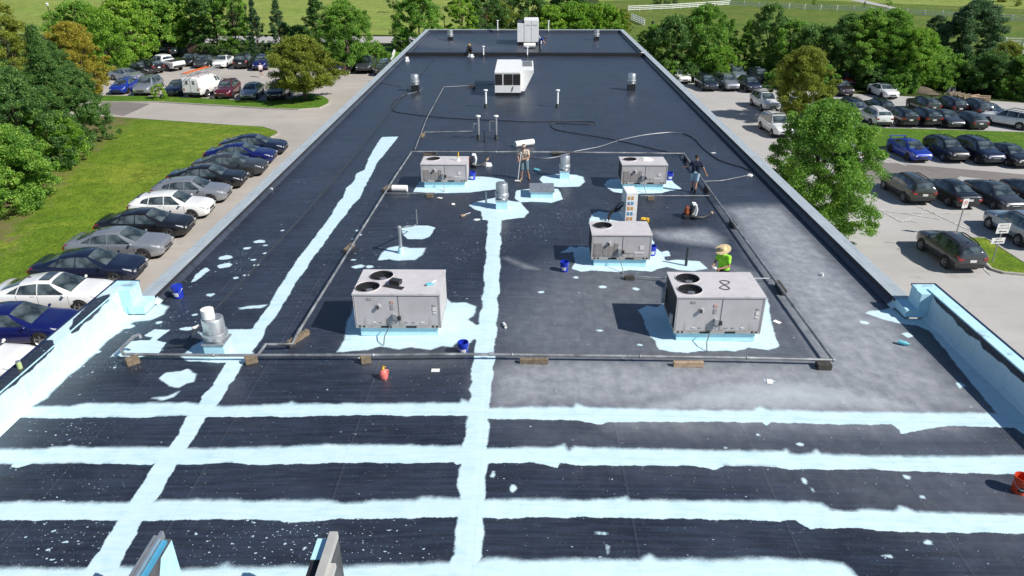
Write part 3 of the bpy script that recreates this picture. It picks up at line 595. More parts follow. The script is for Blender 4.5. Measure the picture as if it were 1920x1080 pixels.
M['louvre'] = NT('louvre'); _t = M['louvre']; _s = _t.n('SeparateXYZ', i={0: _t.obj()}); _w = _t.math('SINE', _t.math('MULTIPLY', _s.outputs[2], 130)); _v = _t.math('SINE', _t.math('MULTIPLY', _s.outputs[0], 40))
M['louvre'] = _t.set(col=_t.mix(_t.math('MULTIPLY', _t.sstep(_w, -.3, .5), _t.sstep(_v, -.97, -.9)), (0.36, 0.33, 0.32), (0.17, 0.145, 0.13)), rough=0.7)
M['rail'] = flat('base_rail', (0.42, 0.40, 0.38), 0.7, 0.1, 0.2, 5, dirt=((0.22, 0.12, 0.07), 0.7))
M['grey_label'] = flat('grey_label', (.36, .34, .34), .6)
def top_with_holes(W, D, z, holes, n=28):
    bm = bmesh.new(); es = []
    def loop(pts):
        vs = [bm.verts.new((x, y, z)) for x, y in pts]
        for a, b in zip(vs, vs[1:]+vs[:1]): es.append(bm.edges.new((a, b)))
    loop([(-W/2, -D/2), (W/2, -D/2), (W/2, D/2), (-W/2, D/2)])
    for x, y, r in holes: loop([(x+r*math.cos(2*PI*k/n), y+r*math.sin(2*PI*k/n)) for k in range(n)])
    bmesh.ops.triangle_fill(bm, edges=es, use_beauty=True, use_dissolve=False)
    mb = MB(); idx = {v: i for i, v in enumerate(bm.verts)}
    mb.add([v.co[:] for v in bm.verts], [[idx[v] for v in (f.verts if f.normal.z >= 0 else reversed(f.verts))] for f in bm.faces]); bm.free(); return mb
def air_unit(label, x0, x1, y0, D, ztop, fans, louvred, group):
    W = x1-x0; cx = (x0+x1)/2; z0 = float(roof_z(cx, y0)); t = thing('rooftop_air_unit', label, 'air conditioner', (cx, y0+D/2, z0), 0, group)
    zb = .30; H = ztop-z0; hw = W/2
    MB().box((0, 0, .13), (W-.22, D-.16, .27)).build('curb', M['coated'], t)
    mb = MB()
    mb.box((0, -D/2+.03, zb+.04), (W, .06, .09)); mb.box((0, D/2-.03, zb+.04), (W, .06, .09)); mb.box((-hw+.03, 0, zb+.04), (.06, D-.12, .09)); mb.box((hw-.03, 0, zb+.04), (.06, D-.12, .09))
    for k in (-hw+.12, -hw+.24, hw-.12, hw-.24): mb.lathe([(0, -.003), (.032, -.003), (.032, .0)], 12, (k, -D/2-.001, zb+.045), 1, 'y')
    for k in (-.28*W/2, .3*W/2): mb.box((k, -D/2-.002, zb+.035), (.3, .006, .06), 1)
    mb.build('base_rail', [M['rail'], M['black']], t)
    zc0 = zb+.085; mb = MB(); hz = H-zc0
    mb.box((0, -D/2+.02, zc0+hz/2), (W-.02, .03, hz-.02)); mb.box((0, D/2-.02, zc0+hz/2), (W-.02, .03, hz-.02)); mb.box((hw-.02, 0, zc0+hz/2), (.03, D-.08, hz-.02))
    for sx in (-1, 1):
        for sy in (-1, 1): mb.box((sx*(hw-.025), sy*(D/2-.025), zc0+hz/2), (.056, .056, hz-.02))
    mb.box((0, 0, zc0+.04), (W-.1, D-.1, .03)); mb.build('cabinet', M['cabinet'], t)
    MB().box((-hw+.03, 0, zc0+hz/2), (.03, D-.12, hz-.03)).build('condenser_coil', M['coil'], t)
    top = top_with_holes(W+.03, D+.03, H, fans)
    lipz = .05; mb = top; a, b = hw+.015, D/2+.015
    for p, q in (((-a, -b), (a, -b)), ((a, -b), (a, b)), ((a, b), (-a, b)), ((-a, b), (-a, -b))): mb.quad((*p, H), (*p, H-lipz), (*q, H-lipz), (*q, H))
    mb.build('top_panel', M['cab_top'], t)
    mb = MB(); mx = .02*W
    for px_ in (mx, hw-.03, -hw+.03): mb.box((px_, -D/2+.002, zc0+hz/2-.01), (.012, .012, hz-.07))
    mb.box((0, -D/2+.001, H-.065), (W-.06, .01, .012)); mb.build('panel_seams', M['seam'], t)
    for x, y, r in fans:
        mb = MB(); mb.lathe([(r, H), (r+.012, H+.025), (r+.02, H), (r+.02, H)], 28, (x, y, 0), 0); mb.lathe([(r, H), (r-.01, H-.2), (0, H-.34)], 28, (x, y, 0), 1)
        sh = mb.build('fan_shroud', [M['cabinet'], M['black']], t)
        mb = MB(); mb.lathe([(0, H-.08), (.1, H-.085), (.11, H-.19), (0, H-.19)], 16, (x+.05, y, 0), 1)
        for k in range(4):
            q = 2*PI*k/4+.4; c, s_ = math.cos(q), math.sin(q)
            mb.add([(x+.05+c*.1-s_*.05, y+s_*.1+c*.05, H-.12), (x+.05+c*(r-.09)-s_*.15, y+s_*(r-.09)+c*.15, H-.1), (x+.05+c*(r-.09)+s_*.1, y+s_*(r-.09)-c*.1, H-.17), (x+.05+c*.1+s_*.05, y+s_*.1-c*.05, H-.16)], [(0, 1, 2, 3)], 0)
        mb.build('fan', [M['dark'], M['alu']], t)
        mb = MB()
        for k in range(1, 5): mb.tube([(x+r*k/4.3*math.cos(2*PI*j/24), y+r*k/4.3*math.sin(2*PI*j/24), H+.012+.02*(1-k/4)) for j in range(25)], .0035, 4, 0, False)
        for k in range(8): mb.tube([(x, y, H+.03), (x+r*math.cos(PI*k/4), y+r*math.sin(PI*k/4), H+.01)], .0035, 4, 0, False)
        mb.build('fan_guard', M['dark'], t)
    if louvred:
        mb = MB(); fz = zc0+hz*.34; mb.box((-hw*.78, -D/2-.004, fz), (.26*W/2, .012, hz*.56)); mb.box((-hw*.43, -D/2-.004, fz-.06), (.36*W/2, .012, hz*.42)); mb.box((-hw*.17, -D/2-.004, fz), (.13*W/2, .012, hz*.56)); mb.build('louvre', M['louvre'], t)
    LM = [M['label'], M['label_red'], M['grey_label']]
    if louvred: LB = [((.68, .42), (.14, .14), 0), ((.6, .2), (.34, .05), 0), ((.25, .19), (.22, .05), 2)]
    else:
        LB = [((-.11, .74), (.1, .09), 1), ((-.11, .58), (.085, .15), 2), ((.86, .52), (.1, .11), 0), ((.86, .40), (.09, .05), 0), ((.86, .64), (.09, .06), 2), ((-.62, .84), (.13, .07), 2)]
        LB += [((k, .1/hz), (.1, .035), 0 if k in (-.56, .56) else 2) for k in (-.56, -.4, .2, .36, .56)]
    for (lx, lz), (lw, lh), lm in LB: MB().box((hw*lx, -D/2-.003, zc0+hz*lz), (lw, .012, lh)).build('label', LM[lm], t)
    mb = MB(); hx = -hw*.42; mb.lathe([(0, 0), (.075, 0), (.075, -.015), (.03, -.03), (0, -.03)], 14, (hx, -D/2-.002, zc0+hz*.62), 0, 'y'); mb.box((hx-.02, -D/2-.05, zc0+hz*.6), (.05, .05, .1), 1); mb.build('disconnect_handle', [M['cabinet'], M['dark']], t)
    mb = MB(); bx = -.06*hw; mb.box((bx, -D/2-.05, zc0+hz*.3), (.11, .09, .17), 0); mb.box((bx+.12, -D/2-.04, zc0+hz*.25), (.09, .06, .12), 1); mb.box((bx-.05, -D/2-.05, zc0+.14), (.07, .06, .1), 0)
    mb.build('valve_box', [M['alu'], M['dark']], t)
    xf = bx-.16; mb = MB(); mb.tube([(bx-.04, -D/2-.06, zc0+.18), (xf, -D/2-.12, zc0+.02), (xf-.12, -D/2-.34, .22), (xf-.13, -D/2-.5, .02)], .016, 6) if not louvred else mb.tube([(bx-.04, -D/2-.06, zc0+.18), (bx+.02, -D/2-.16, zc0-.02), (bx+.1, -D/2-.42, .1), (bx+.1, -D/2-.6, .03)], .016, 6)
    mb.build('gas_branch', M['pipe'], t)
    return t
GA = 'grey rooftop air units'
air_unit('large grey two fan air unit with a black bracket on top, front left', -4.80, -2.35, 17.72, 1.62, 1.34, [(-.88, -.38, .34), (-.62, .38, .34)], False, GA)
u2 = air_unit('large grey two fan air unit with a wire loop on top, front right', 4.29, 6.75, 17.63, 1.62, 1.34, [(-.80, -.36, .34), (-.72, .36, .34)], False, GA)
air_unit('grey single fan air unit beside the striped white box in mid roof', 2.36, 4.42, 22.7, 1.28, 1.14, [(-.6, .22, .33)], True, GA)
air_unit('grey single fan air unit with a yellow bottle on top, back left', -4.69, -2.6, 31.3, 1.28, 1.08, [(-.56, .2, .31)], True, GA)
air_unit('grey single fan air unit with a white rag on top, back right', 4.45, 6.51, 31.3, 1.28, 1.08, [(-.58, .2, .31)], True, GA)
# side pieces of the front right unit
t = kids(u2); MB().box((-1.29, .75, .72), (.1, .2, .42)).build('coil_cover', M['cabinet'], u2); MB().box((-1.28, -.5, .62), (.08, .12, .3)).build('junction_box', M['cabinet'], u2)

# ---- the two white units
t = thing('white_air_handler', 'white rooftop air unit with three dark louvred openings and a slanted hood', 'air conditioner', base_at(-1.2, 55.5), 0, 'white rooftop units')
MB().box((.02, 0, .13), (1.7, 5.6, .28)).build('curb', M['black'], t)
MB().box((0, 0, 1.0), (1.9, 5.7, 1.5)).build('cabinet', M['white_metal'], t, bevel=.02)
mb = MB(); mb.prism_y([(.953, .27), (.953, 1.752), (1.88, 1.752), (1.88, 1.6), (1.22, .27)], -2.3, 2.2); mb.build('side_hood', M['white_metal'], t)
for k, (wx, xx) in enumerate(((.52, -.65), (.62, .03), (.52, .65))):
    f = MB(); f.box((xx, -2.852, 1.2), (wx, .03, .76)); fo = f.build('louvre_opening', M['black'], t)
    mb = MB()
    for j in range(5): mb.box((xx, -2.872, .9+j*.15), (wx-.03, .03, .05), rx=.5)
    mb.build('louvre_blades', flat('bronze', (.07, .06, .05), .5, .3), fo)
MB().box((0, -2.853, 1.66), (1.86, .03, .04)).build('drip_edge', M['white_metal'], t)
mb = MB()
for j in range(6): mb.box((1.42, -.4+j*.45, 1.77), (.72, .26, .03), 0 if j % 2 == 0 else 1)
mb.build('fan_guard', [M['dark'], M['alu']], t)
MB().box((.35, -2.87, .55), (.05, .04, .32), ry=.25).build('latch', M['dark'], t)
t = thing('white_air_handler', 'white rooftop unit with tall twin doors at the far end of the roof', 'air conditioner', base_at(.38, 82.2), 0, 'white rooftop units')
MB().box((0, 0, .14), (2.0, 3.0, .3)).build('curb', M['black'], t)
MB().box((.36, 0, 1.43), (1.56, 3.2, 2.22)).build('cabinet', M['white_metal'], t, bevel=.02)
MB().box((-.79, 0, 1.27), (.74, 3.2, 1.9)).build('side_cabinet', M['white_metal'], t, bevel=.02)
mb = MB(); mb.box((-.79, .1, 2.25), (.7, 2.9, .06)); mb.build('top_grille', M['dark'], t)
mb = MB(); mb.box((.36, -1.602, 1.4), (.02, .02, 2.1)); mb.box((-.42, -1.602, 1.3), (.02, .02, 1.9)); mb.build('door_seams', M['seam'], t)
mb = MB(); mb.box((.02, -1.603, 2.05), (.5, .02, .1)); mb.box((.72, -1.603, 2.05), (.5, .02, .1)); mb.build('louvre', flat('vent_grey', (.5, .5, .5), .6), t)
mb = MB(); mb.tube([(1.2, -1.0, .9), (1.45, -1.2, .5), (1.4, -1.5, .1)], .04, 6); mb.build('pipe', M['galv'], t)

# ---- exhaust fans
def exhaust(label, px, py, s=1.0, curbmat='coated', ch=.36, name='roof_exhaust_fan'):
    p = R(px, py); t = thing(name, label, 'vent', p, 0, 'round metal exhaust fans')
    MB().box((0, 0, ch/2), (.56*s, .56*s, ch)).build('curb', M[curbmat], t)
    MB().box((0, 0, ch+.02), (.62*s, .62*s, .045)).build('curb_cap', M['galv'], t)
    mb = MB(); z = ch+.05; mb.lathe([(.24*s, z), (.26*s, z+.05), (.335*s, z+.09), (.345*s, z+.2), (.33*s, z+.25), (.30*s, z+.27)], 26); mb.build('wind_band', M['alu'], t)
    mb = MB(); mb.lathe([(.29*s, z+.26), (.29*s, z+.66), (.275*s, z+.68)], 26)
    mb.box((.29*s, -.02, z+.45), (.02, .05, .4)); mb.build('motor_housing', M['alu'], t)
    MB().lathe([(.275*s, z+.675), (.2*s, z+.70), (0, z+.71)], 26).build('top_cap', M['galv'], t)
    return t, p, z+.71
v1, p1, h1 = exhaust('round metal exhaust fan with a white roll standing on it', 411, 659, 1.0)
o = MB().lathe([(0, 0), (.17, 0), (.17, .26), (.03, .262), (.03, .2), (0, .2)], 22).build('fabric_roll', M['paper']); o.location = (p1[0]-.06, p1[1]-.06, p1[2]+h1+.002); tag(o, 'short white fabric roll standing upright on the front left exhaust fan', 'roll', 'white fabric rolls')
exhaust('round metal exhaust fan at the head of the painted centre stripe', 941, 389, .86)
exhaust('round metal exhaust fan behind the flat metal roof hatch', 1058, 333, .8)
exhaust('round metal exhaust fan on a black curb left of the louvred white unit', 779, 171, 1.0, 'black', .5)
exhaust('round metal exhaust fan on a black curb right of the louvred white unit', 1183, 169, 1.0, 'black', .5)
exhaust('round metal exhaust fan on the far roof, left of the twin door unit', 844.5, 75.5, 1.05, 'black', .4)
exhaust('round metal exhaust fan on the far roof, right of the twin door unit', 1118, 75, 1.05, 'black', .4)
# roof hatch
p = R(1016, 372); t = thing('roof_hatch', 'flat square metal roof hatch on a pale blue painted patch', 'hatch', (p[0], p[1]+.45, p[2]))
MB().box((0, 0, .14), (.98, .9, .28)).build('curb', M['coated'], t)
MB().box((0, 0, .34), (1.1, 1.0, .13)).build('lid', M['galv'], t, bevel=.015)
MB().box((0, -.45, .415), (.06, .05, .02)).build('handle', M['dark'], t)

# ---- vent pipes
def vent_pipe(label, px, py, h, r=.06, cap=False, mat='galv', group='pipes standing on the roof', boot=True):
    p = R(px, py); t = thing('vent_pipe', label, 'pipe', p, 0, group); mb = MB(); mb.tube([(0, 0, 0), (0, 0, h)], r, 12); mb.build('pipe', M[mat], t)
    if boot: MB().lathe([(r*2.0, 0.004), (r*1.6, .05), (r*1.35, .22*min(1, h)), (r*1.1, .24*min(1, h))], 14).build('boot', M['black'], t)
    if cap: MB().lathe([(r*.6, h), (r*.6, h+.05), (r*2.1, h+.06), (r*1.9, h+.12), (0, h+.15)], 14).build('cap', M['white_metal'], t)
    return t
vent_pipe('tall white flue with a rain cap, left one before the louvred white unit', 911, 201, 1.05, .075, True, 'white_metal')
vent_pipe('tall white flue with a rain cap, standing alone right of the louvred white unit', 1045, 201, 1.05, .075, True, 'white_metal')
vent_pipe('tall white flue with a rain cap, left one of the close pair', 897.5, 260, 1.2, .07, True, 'galv')
vent_pipe('tall white flue with a rain cap, right one of the close pair', 930.5, 260, 1.2, .07, True, 'galv')
vent_pipe('short black vent pipe between the close pair of flues', 909, 266, .62, .04, False, 'pipe_dark')
vent_pipe('white flue with a flat cap just before the roof divider, left', 906.5, 107, .9, .075, True, 'white_metal')
vent_pipe('white flue with a flat cap just before the roof divider, right', 988.5, 107, .85, .075, True, 'white_metal')
vent_pipe('white flue near the far parapet, left of the twin door unit', 933, 61, 1.3, .075, True, 'white_metal')
vent_pipe('white flue near the far parapet, right of the twin door unit', 1028, 62, 1.3, .075, True, 'white_metal')
vent_pipe('thin grey vent pipe left of the fan on the centre stripe', 911.5, 385, .62, .045, False, 'galv', boot=False)
vent_pipe('dark slanting vent pipe right of the mid roof air unit', 1286, 498, .72, .05, False, 'pipe_dark', boot=False)
p = R(752, 474); t = thing('vent_pipe', 'grey vent pipe with an elbow linked to a thin pipe, on painted patches', 'pipe', p, 0, 'pipes standing on the roof')
q = np.array(R(783, 437))-p; mb = MB(); mb.tube([(0, 0, 0), (0, 0, .98)], .065, 12); mb.build('pipe', M['galv'], t); MB().ball((0, 0, 1.0), (.09, .09, .07)).build('elbow', M['galv'], t)
mb = MB(); mb.tube([(0, 0, .98), (q[0]-.1, q[1]-.3, .42), (q[0], q[1], .4), (q[0], q[1], .98)], .025, 8); mb.build('linked_pipe', M['pipe'], t)
mb = MB(); mb.lathe([(.12, .003), (.085, .2), (.07, .22)], 14); mb.build('boot', M['coated'], t)
p = R(890, 247); t = thing('gas_riser', 'grey pipe ending in a swan neck beside the close pair of flues', 'pipe', (0, 0, 0))
a = R(795, 248, .12); b = R(886, 246, .12); mb = MB(); mb.tube([a, b, (b[0]+.1, b[1], b[2]+.45), (b[0]+.35, b[1], b[2]+.45), (b[0]+.35, b[1], b[2]-.12)], .035, 8); mb.build('pipe', M['pipe'], t)
p = R(918, 247); t = thing('hook_pipe', 'thin grey pipe with a hooked top between the close pair of flues', 'pipe', p)
mb = MB(); mb.tube([(0, 0, 0), (0, 0, .55), (.02, 0, .62), (.3, 0, .62)], .028, 8); mb.build('pipe', M['pipe'], t)

# ---- pipe runs and their blocks
PZ = .19
def run(name, label, pts, r=.045, mat='pipe', coup=True, cat='pipe', z=PZ):
    t = thing(name, label, cat, (0, 0, 0)); P = [R(x, y, z) for x, y in pts]; mb = MB()
    for a, b in zip(P, P[1:]):
        n = max(1, int(np.linalg.norm(b-a)/1.0)); seg = [a+(b-a)*k/n for k in range(n+1)]
        for q in seg: q[2] = float(roof_z(q[0], q[1]))+z
        mb.tube(seg, r, 10)
    for q in P[1:-1]: mb.ball(q, r*1.35)
    mb.build('pipe', M[mat], t)
    if coup:
        mb = MB()
        for a, b in zip(P, P[1:]):
            L = np.linalg.norm(b-a)
            for k in range(1, int(L/3.2)+1):
                q = a+(b-a)*min(.96, k*3.2/L); q[2] = float(roof_z(q[0], q[1]))+z; d = (b-a)/L*.06; mb.tube([q-d, q+d], r*1.3, 10)
        if mb.v: mb.build('couplings', M[mat], t)
    return t
t = run('gas_pipe', 'long grey gas pipe framing the air units on wooden blocks', [(232, 664), (400, 666), (700, 666), (960, 665), (1200, 668), (1400, 671), (1562, 675), (1420, 481), (1340, 370), (1282, 288), (1100, 286), (930, 285), (772, 284.5), (740, 332), (660, 460), (556, 628)], .042)
a = R(232, 664, PZ); b = R(226, 655, .25); c = R(252, 630, .62); d = R(255, 645, 0); mb = MB(); mb.tube([a, b, c, (c[0]+.12, c[1]+.05, c[2]), (c[0]+.16, c[1], .35)], .05, 10); mb.build('riser', M['pipe'], t)
a = R(556, 628, PZ); b = R(520, 646, PZ); c = R(498, 646, PZ); d = R(483, 666, PZ); mb = MB(); mb.tube([a, R(548, 645, PZ), b, c, d], .045, 10); mb.build('offset_pipe', M['pipe'], t)
run('gas_branch_pipe', 'thin grey pipe from the right pipe run to the back right unit', [(1200, 367), (1337, 367)], .022, 'pipe', False, z=.12)
run('gas_branch_pipe', 'thin grey pipe from the left pipe run to the back left unit', [(722, 362), (818, 363)], .022, 'pipe', False, z=.12)
run('gas_branch_pipe', 'thin grey pipe running from the mid roof unit to the front right unit', [(1161, 516), (1246, 522)], .022, 'pipe', False, z=.12)
run('gas_branch_pipe', 'thin pale pipe from the front right unit to the right pipe run', [(1414, 522), (1450, 522)], .022, 'galv', False, z=.14)
run('conduit', 'slim dark conduit running up the left side of the roof', [(313, 650), (345, 648), (356, 632), (400, 583), (560, 412), (640, 320), (740, 195), (815, 106)], .028, 'pipe_dark', True, z=.09)
run('conduit', 'short conduit continuing the left pipe run to the louvred unit', [(778, 280), (800, 222), (832, 163), (930, 158)], .03, 'pipe', True, z=.1)
def block(label, px, py, rz, L=.42, w=.14, h=.14, mat='wood', px2=None):
    p = R(px, py); t = MB().box((0, 0, h/2+.002), (L*.9, w*.85, h)).build('wood_block', M[mat], bevel=.008); t.location = p; t.rotation_euler = (0, 0, rz); tag(t, label, 'wood block', 'wooden blocks under the pipes')
for args in (('weathered wood block at the left end of the front gas pipe', 250, 682, .7, .36, .24, .2), ('weathered wood block where the slanting stripe passes the front gas pipe', 472, 680, .5, .36, .2, .2), ('weathered wood block just behind the pink jug', 686, 679, .4, .3, .22, .2),
             ('long brown plank under the front gas pipe right of the centre stripe', 1001, 681, 0, .86, .14, .14, 'wood'), ('long tan plank under the front gas pipe below the front right unit', 1290, 687, 0, .9, .14, .15, 'wood_new'), ('dark wood block at the right front corner of the gas pipe', 1543, 690, .0, .42, .3, .16, 'wood_dark'),
             ('wood block beside the left pipe run, nearest the camera', 560, 638, 1.1, .9, .16, .16), ('wood block under the left pipe run near the elbow vent', 655, 468, 1.35, .8, .14, .16), ('wood block under the left pipe run beside the lying white roll', 725, 356, 1.35, .8, .14, .16),
             ('dark long block under the right pipe run near the wire loop unit', 1463, 545, 1.57, .85, .16, .2, 'wood_dark'), ('dark long block under the right pipe run beside the straw hat man', 1374, 424, 1.57, .8, .16, .2, 'wood_dark'), ('dark long block under the right pipe run by the navy shirt man', 1326, 358, 1.57, .8, .16, .2, 'wood_dark'),
             ('dark block at the back right corner of the pipe run', 1287, 302, 1.57, .9, .18, .2, 'wood_dark'), ('small block under the branch pipe below the back right unit', 1220, 375, 0, .32, .2, .16), ('small block under the branch pipe below the back left unit', 806, 370, 0, .32, .2, .16),
             ('brown block under the back pipe behind the back left unit', 806, 290, 0, .8, .3, .16), ('brown block under the back pipe right of the man with the pole', 1046, 290, 0, .7, .3, .16), ('brown block under the branch pipe of the mid roof unit', 1180, 524, 0, .36, .2, .14, 'wood_dark'),
             ('block under the left pipe run beyond its back corner', 792, 256, 1.4, .7, .16, .16), ('dark block by the curb of the louvred white unit', 885, 165, 0, .5, .3, .2, 'wood_dark')): block(*args)

# ---- buckets
def bucket(label, px, py, mat, h=.37, r=.15, lid=False, dz=0.0, group='plastic buckets'):
    p = R(px, py); t = thing('bucket', label, 'bucket', (p[0], p[1], p[2]+dz), random.uniform(-.3, .3), group); mb = MB()
    prof = [(0, .004), (r*.84, .004), (r*.98, h*.8), (r*1.05, h*.8), (r*1.05, h*.86), (r, h*.86), (r, h)]
    if lid: prof += [(r*1.04, h), (r*1.04, h+.02), (r*.98, h+.025), (r*.9, h+.012), (0, h+.012)]
    else: prof += [(r*.94, h), (r*.82, .03), (0, .03)]
    mb.lathe(prof, 24); mb.build('shell', M[mat], t)
    mb = MB(); mb.tube([(r*math.cos(a)*1.08, -abs(math.sin(a))*.12-r*.35*0-r*.9, h*.86-.2*math.sin(a)) if False else (r*1.07*math.cos(a), -r*1.07*math.sin(a)*.98-.005, h*.84-.17*math.sin(a)) for a in np.linspace(0, PI, 13)], .005, 5); mb.build('handle', M['alu'], t)
    mb = MB(); n = 6
    for row in range(1):
        vs = []
        for k in range(n+1):
            a = -PI/2-.55+1.1*k/n
            for z in (h*.2, h*.52): rr = r*(.84+.14*z/(h*.8))+.002; vs.append((rr*math.cos(a), rr*math.sin(a), z))
        mb.add(vs, [(2*k, 2*k+2, 2*k+3, 2*k+1) for k in range(n)], 0, True)
    lab = M['label'] if mat != 'red_pl' else M['dark']; mb.build('printed_label', lab, t)
    if mat == 'red_pl':
        mb = MB()
        for rr, k in ((.085, 0), (.06, 1)):
            pass
        vs = []
        for k in range(5):
            a = -PI/2-.28+.56*k/4
            for z in (h*.33, h*.39): rr = r*(.84+.14*z/(h*.8))+.004; vs.append((rr*math.cos(a), rr*math.sin(a), z+.02*(k-2)*.3))
        mb.add(vs, [(2*k, 2*k+2, 2*k+3, 2*k+1) for k in range(4)]); mb.build('emblem', M['label'], t)
    if not lid: MB().lathe([(0, h*.42), (r*.88, h*.42)], 20).build('contents', M['coated'] if mat != 'red_pl' else M['dark'], t)
    return t
bucket('blue bucket with lid standing by the left parapet', 336, 557, 'blue_pl', .4, .165, True)
bucket('open blue bucket standing on the roof left of the mid roof unit', 1058, 508, 'blue_pl', .36, .15)
bucket('open blue bucket just behind the front gas pipe at the centre stripe', 869, 662, 'blue_pl', .36, .15)
bucket('blue bucket at the right end of the back left unit', 886, 336.5, 'blue_pl', .37, .155)
bucket('blue bucket at the right end of the back right unit', 1255, 337, 'blue_pl', .37, .155)
bucket('blue bucket at the right end of the mid roof unit', 1222, 478, 'blue_pl', .37, .15)
bucket('orange red bucket with a dark emblem at the right edge', 1909, 921, 'red_pl', .4, .165)
# ---- fabric rolls, jug, boxes, tools
def lying_roll(label, p0, p1, r, group='white fabric rolls'):
    a = np.array(R(*p0)); b = np.array(R(*p1)); m = (a+b)/2; d = b-a; L = np.linalg.norm(d[:2])
    mb = MB(); mb.lathe([(.04, -L/2+.02), (.04, -L/2), (r, -L/2), (r, L/2), (.04, L/2), (.04, L/2-.02)], 20, (0, 0, r), 0, 'x')
    o = mb.build('fabric_roll', M['paper']); o.location = m; o.rotation_euler = (0, 0, math.atan2(d[1], d[0])); tag(o, label, 'roll', group)
lying_roll('white fabric roll lying beside the left pipe run', (736, 359), (764, 359), .15)
lying_roll('white fabric roll lying behind the man with the pole', (966, 276), (1000, 272), .17)
lying_roll('long white roll lying before the twin door unit', (982, 90), (1004, 90), .26)
p = R(720, 709); t = thing('jug', 'pink plastic jug with a yellow spout standing before the front gas pipe', 'jug', p, .3)
mb = MB(); mb.lathe([(0, .004), (.1, .004), (.115, .05), (.115, .17), (.07, .25), (.035, .27), (0, .27)], 16); mb.build('shell', M['pink'], t)
mb = MB(); mb.lathe([(.035, .265), (.032, .31), (.012, .33), (.008, .40), (0, .40)], 12); mb.box((.03, 0, .34), (.09, .02, .02)); mb.build('spout', M['yellow'], t)
mb = MB(); mb.tube([(.06, .0, .25), (.13, 0, .22), (.12, 0, .12)], .014, 6); mb.build('handle', M['pink'], t)
p = R(1180, 415); t = thing('control_box', 'tall narrow white box with orange and blue stripes behind the mid roof unit', 'box', (p[0], p[1]+.35, p[2]), .06)
MB().box((0, 0, .62), (.46, .9, 1.24)).build('case', M['white_metal'], t, bevel=.01)
M['o_lab'] = flat('orange_label', (.6, .3, .06), .6); M['b_lab'] = flat('blue_label', (.1, .3, .5), .6)
mb = MB()
for k in range(5):
    for j in (0, 1):
        for i in range(3): mb.box((-.12+j*.14, -.452, 1.08-k*.22-i*.05), (.1, .01, .038), (0, 1)[k % 2] if not (k == 1 and j == 0 and i == 2) else 2)
mb.build('stickers', [M['o_lab'], M['b_lab'], M['red_ink']], t)
mb = MB(); 
for k in range(4): mb.tube([(-.24, -.1+k*.03, .75-k*.06), (-.45, -.15, .72-k*.1), (-.75-k*.06, -.3, .45-.06*k), (-.9, -.2-k*.1, .08), (-.7, .0, .22+.05*k), (-.3, .02, .5)], .018, 6)
mb.build('cables', M['black'], t)
p = R(1210, 420); t = thing('tool', 'yellow and black power tool lying behind the mid roof unit', 'tool', (p[0], p[1]+.1, p[2]), -.3)
mb = MB(); mb.lathe([(.04, -.17), (.11, -.16), (.12, -.02), (.1, .02), (.12, .06), (.11, .15), (.03, .16)], 14, (0, 0, .125), 0, 'x'); mb.build('body', M['yellow'], t)
mb = MB(); mb.box((-.02, -.1, .13), (.2, .06, .07)); mb.tube([(.1, 0, .22), (.2, 0, .14), (.22, 0, .05)], .025, 6); mb.build('grip', M['dark'], t)
M['rust_orange'] = flat('rust_orange', (.34, .085, .03), .5, 0, .3, 6)
def blower(label, px, py, rz, tube):
    p = R(px, py); t = thing('backpack_blower', label, 'leaf blower', p, rz, 'backpack blowers')
    mb = MB(); mb.box((-.13, 0, .33), (.17, .30, .30), taper=.75); mb.ball((-.19, 0, .3), (.09, .12, .12)); mb.build('engine_cover', M['rust_orange'], t, bevel=.03); MB().box((-.12, 0, .09), (.34, .38, .13)).build('fan_housing', M['dark'], t, bevel=.02)
    mb = MB(); mb.box((.04, 0, .3), (.06, .36, .5), ry=.1); mb.box((0, 0, .05), (.46, .42, .05)); mb.build('frame', M['dark'], t)
    for s in (-1, 1):
        mb = MB(); mb.tube([(.06, s*.11, .60), (.18, s*.11, .60), (.24, s*.12, .38), (.2, s*.14, .16), (.08, s*.13, .06)], .05, 8); mb.build('strap', M['white_pl'], t)
    mb = MB(); mb.tube([(0, -.16, .1), (.2, -.26, .1)]+tube, [.06]*(1+len(tube))+[.045], 10); mb.build('tube', M['dark'], t)
    mb = MB(); q = Vector(tube[-1]); q0 = Vector(tube[-2]); d = (q-q0).normalized(); mb.tube([q-d*.28, q-d*.16], .062, 10); mb.build('collar', M['wood_new'], t)
    return t
blower('orange backpack blower standing on open roof with its tube to the right', 1293, 408, 0, [(.5, -.22, .09), (.8, .1, .08), (1.1, .5, .09)])
blower('orange backpack blower half hidden behind the back left unit', 884, 312, 0, [(.45, -.1, .1), (.7, .2, .15), (.9, .4, .45)])
def blob(name, label, cat, px, py, r, mat, h=.08, n=9, dz=0, group=None, seed=0, z=None):
    p = R(px, py) if z is None else at(px, py, z); rg = random.Random(seed+px); mb = MB(); pts = [(r*(.6+.5*rg.random())*math.cos(2*PI*k/n), r*(.45+.4*rg.random())*math.sin(2*PI*k/n)) for k in range(n)]
    vs = [(x, y, .003) for x, y in pts] + [(x*.6+.03*rg.random(), y*.6, h*(.5+.6*rg.random())) for x, y in pts] + [(0, 0, h)]
    mb.add(vs, [(k, (k+1) % n, n+(k+1) % n, n+k) for k in range(n)]+[(n+k, n+(k+1) % n, 2*n) for k in range(n)])
    o = mb.build(name, M[mat]); o.location = (p[0], p[1], p[2]+dz); return tag(o, label, cat, group)
blob('plastic_bag', 'crumpled white bag lying right of the half hidden blower', 'bag', 915, 310, .3, 'white_pl', .14)
blob('plastic_bag', 'white bag lying on the far left of the roof near the divider', 'bag', 763.5, 115, .3, 'white_pl', .4)
blob('rag', 'white rag on top of the back right unit', 'rag', 1212, 299, .38, 'paper', .1, seed=3, z=1.082)
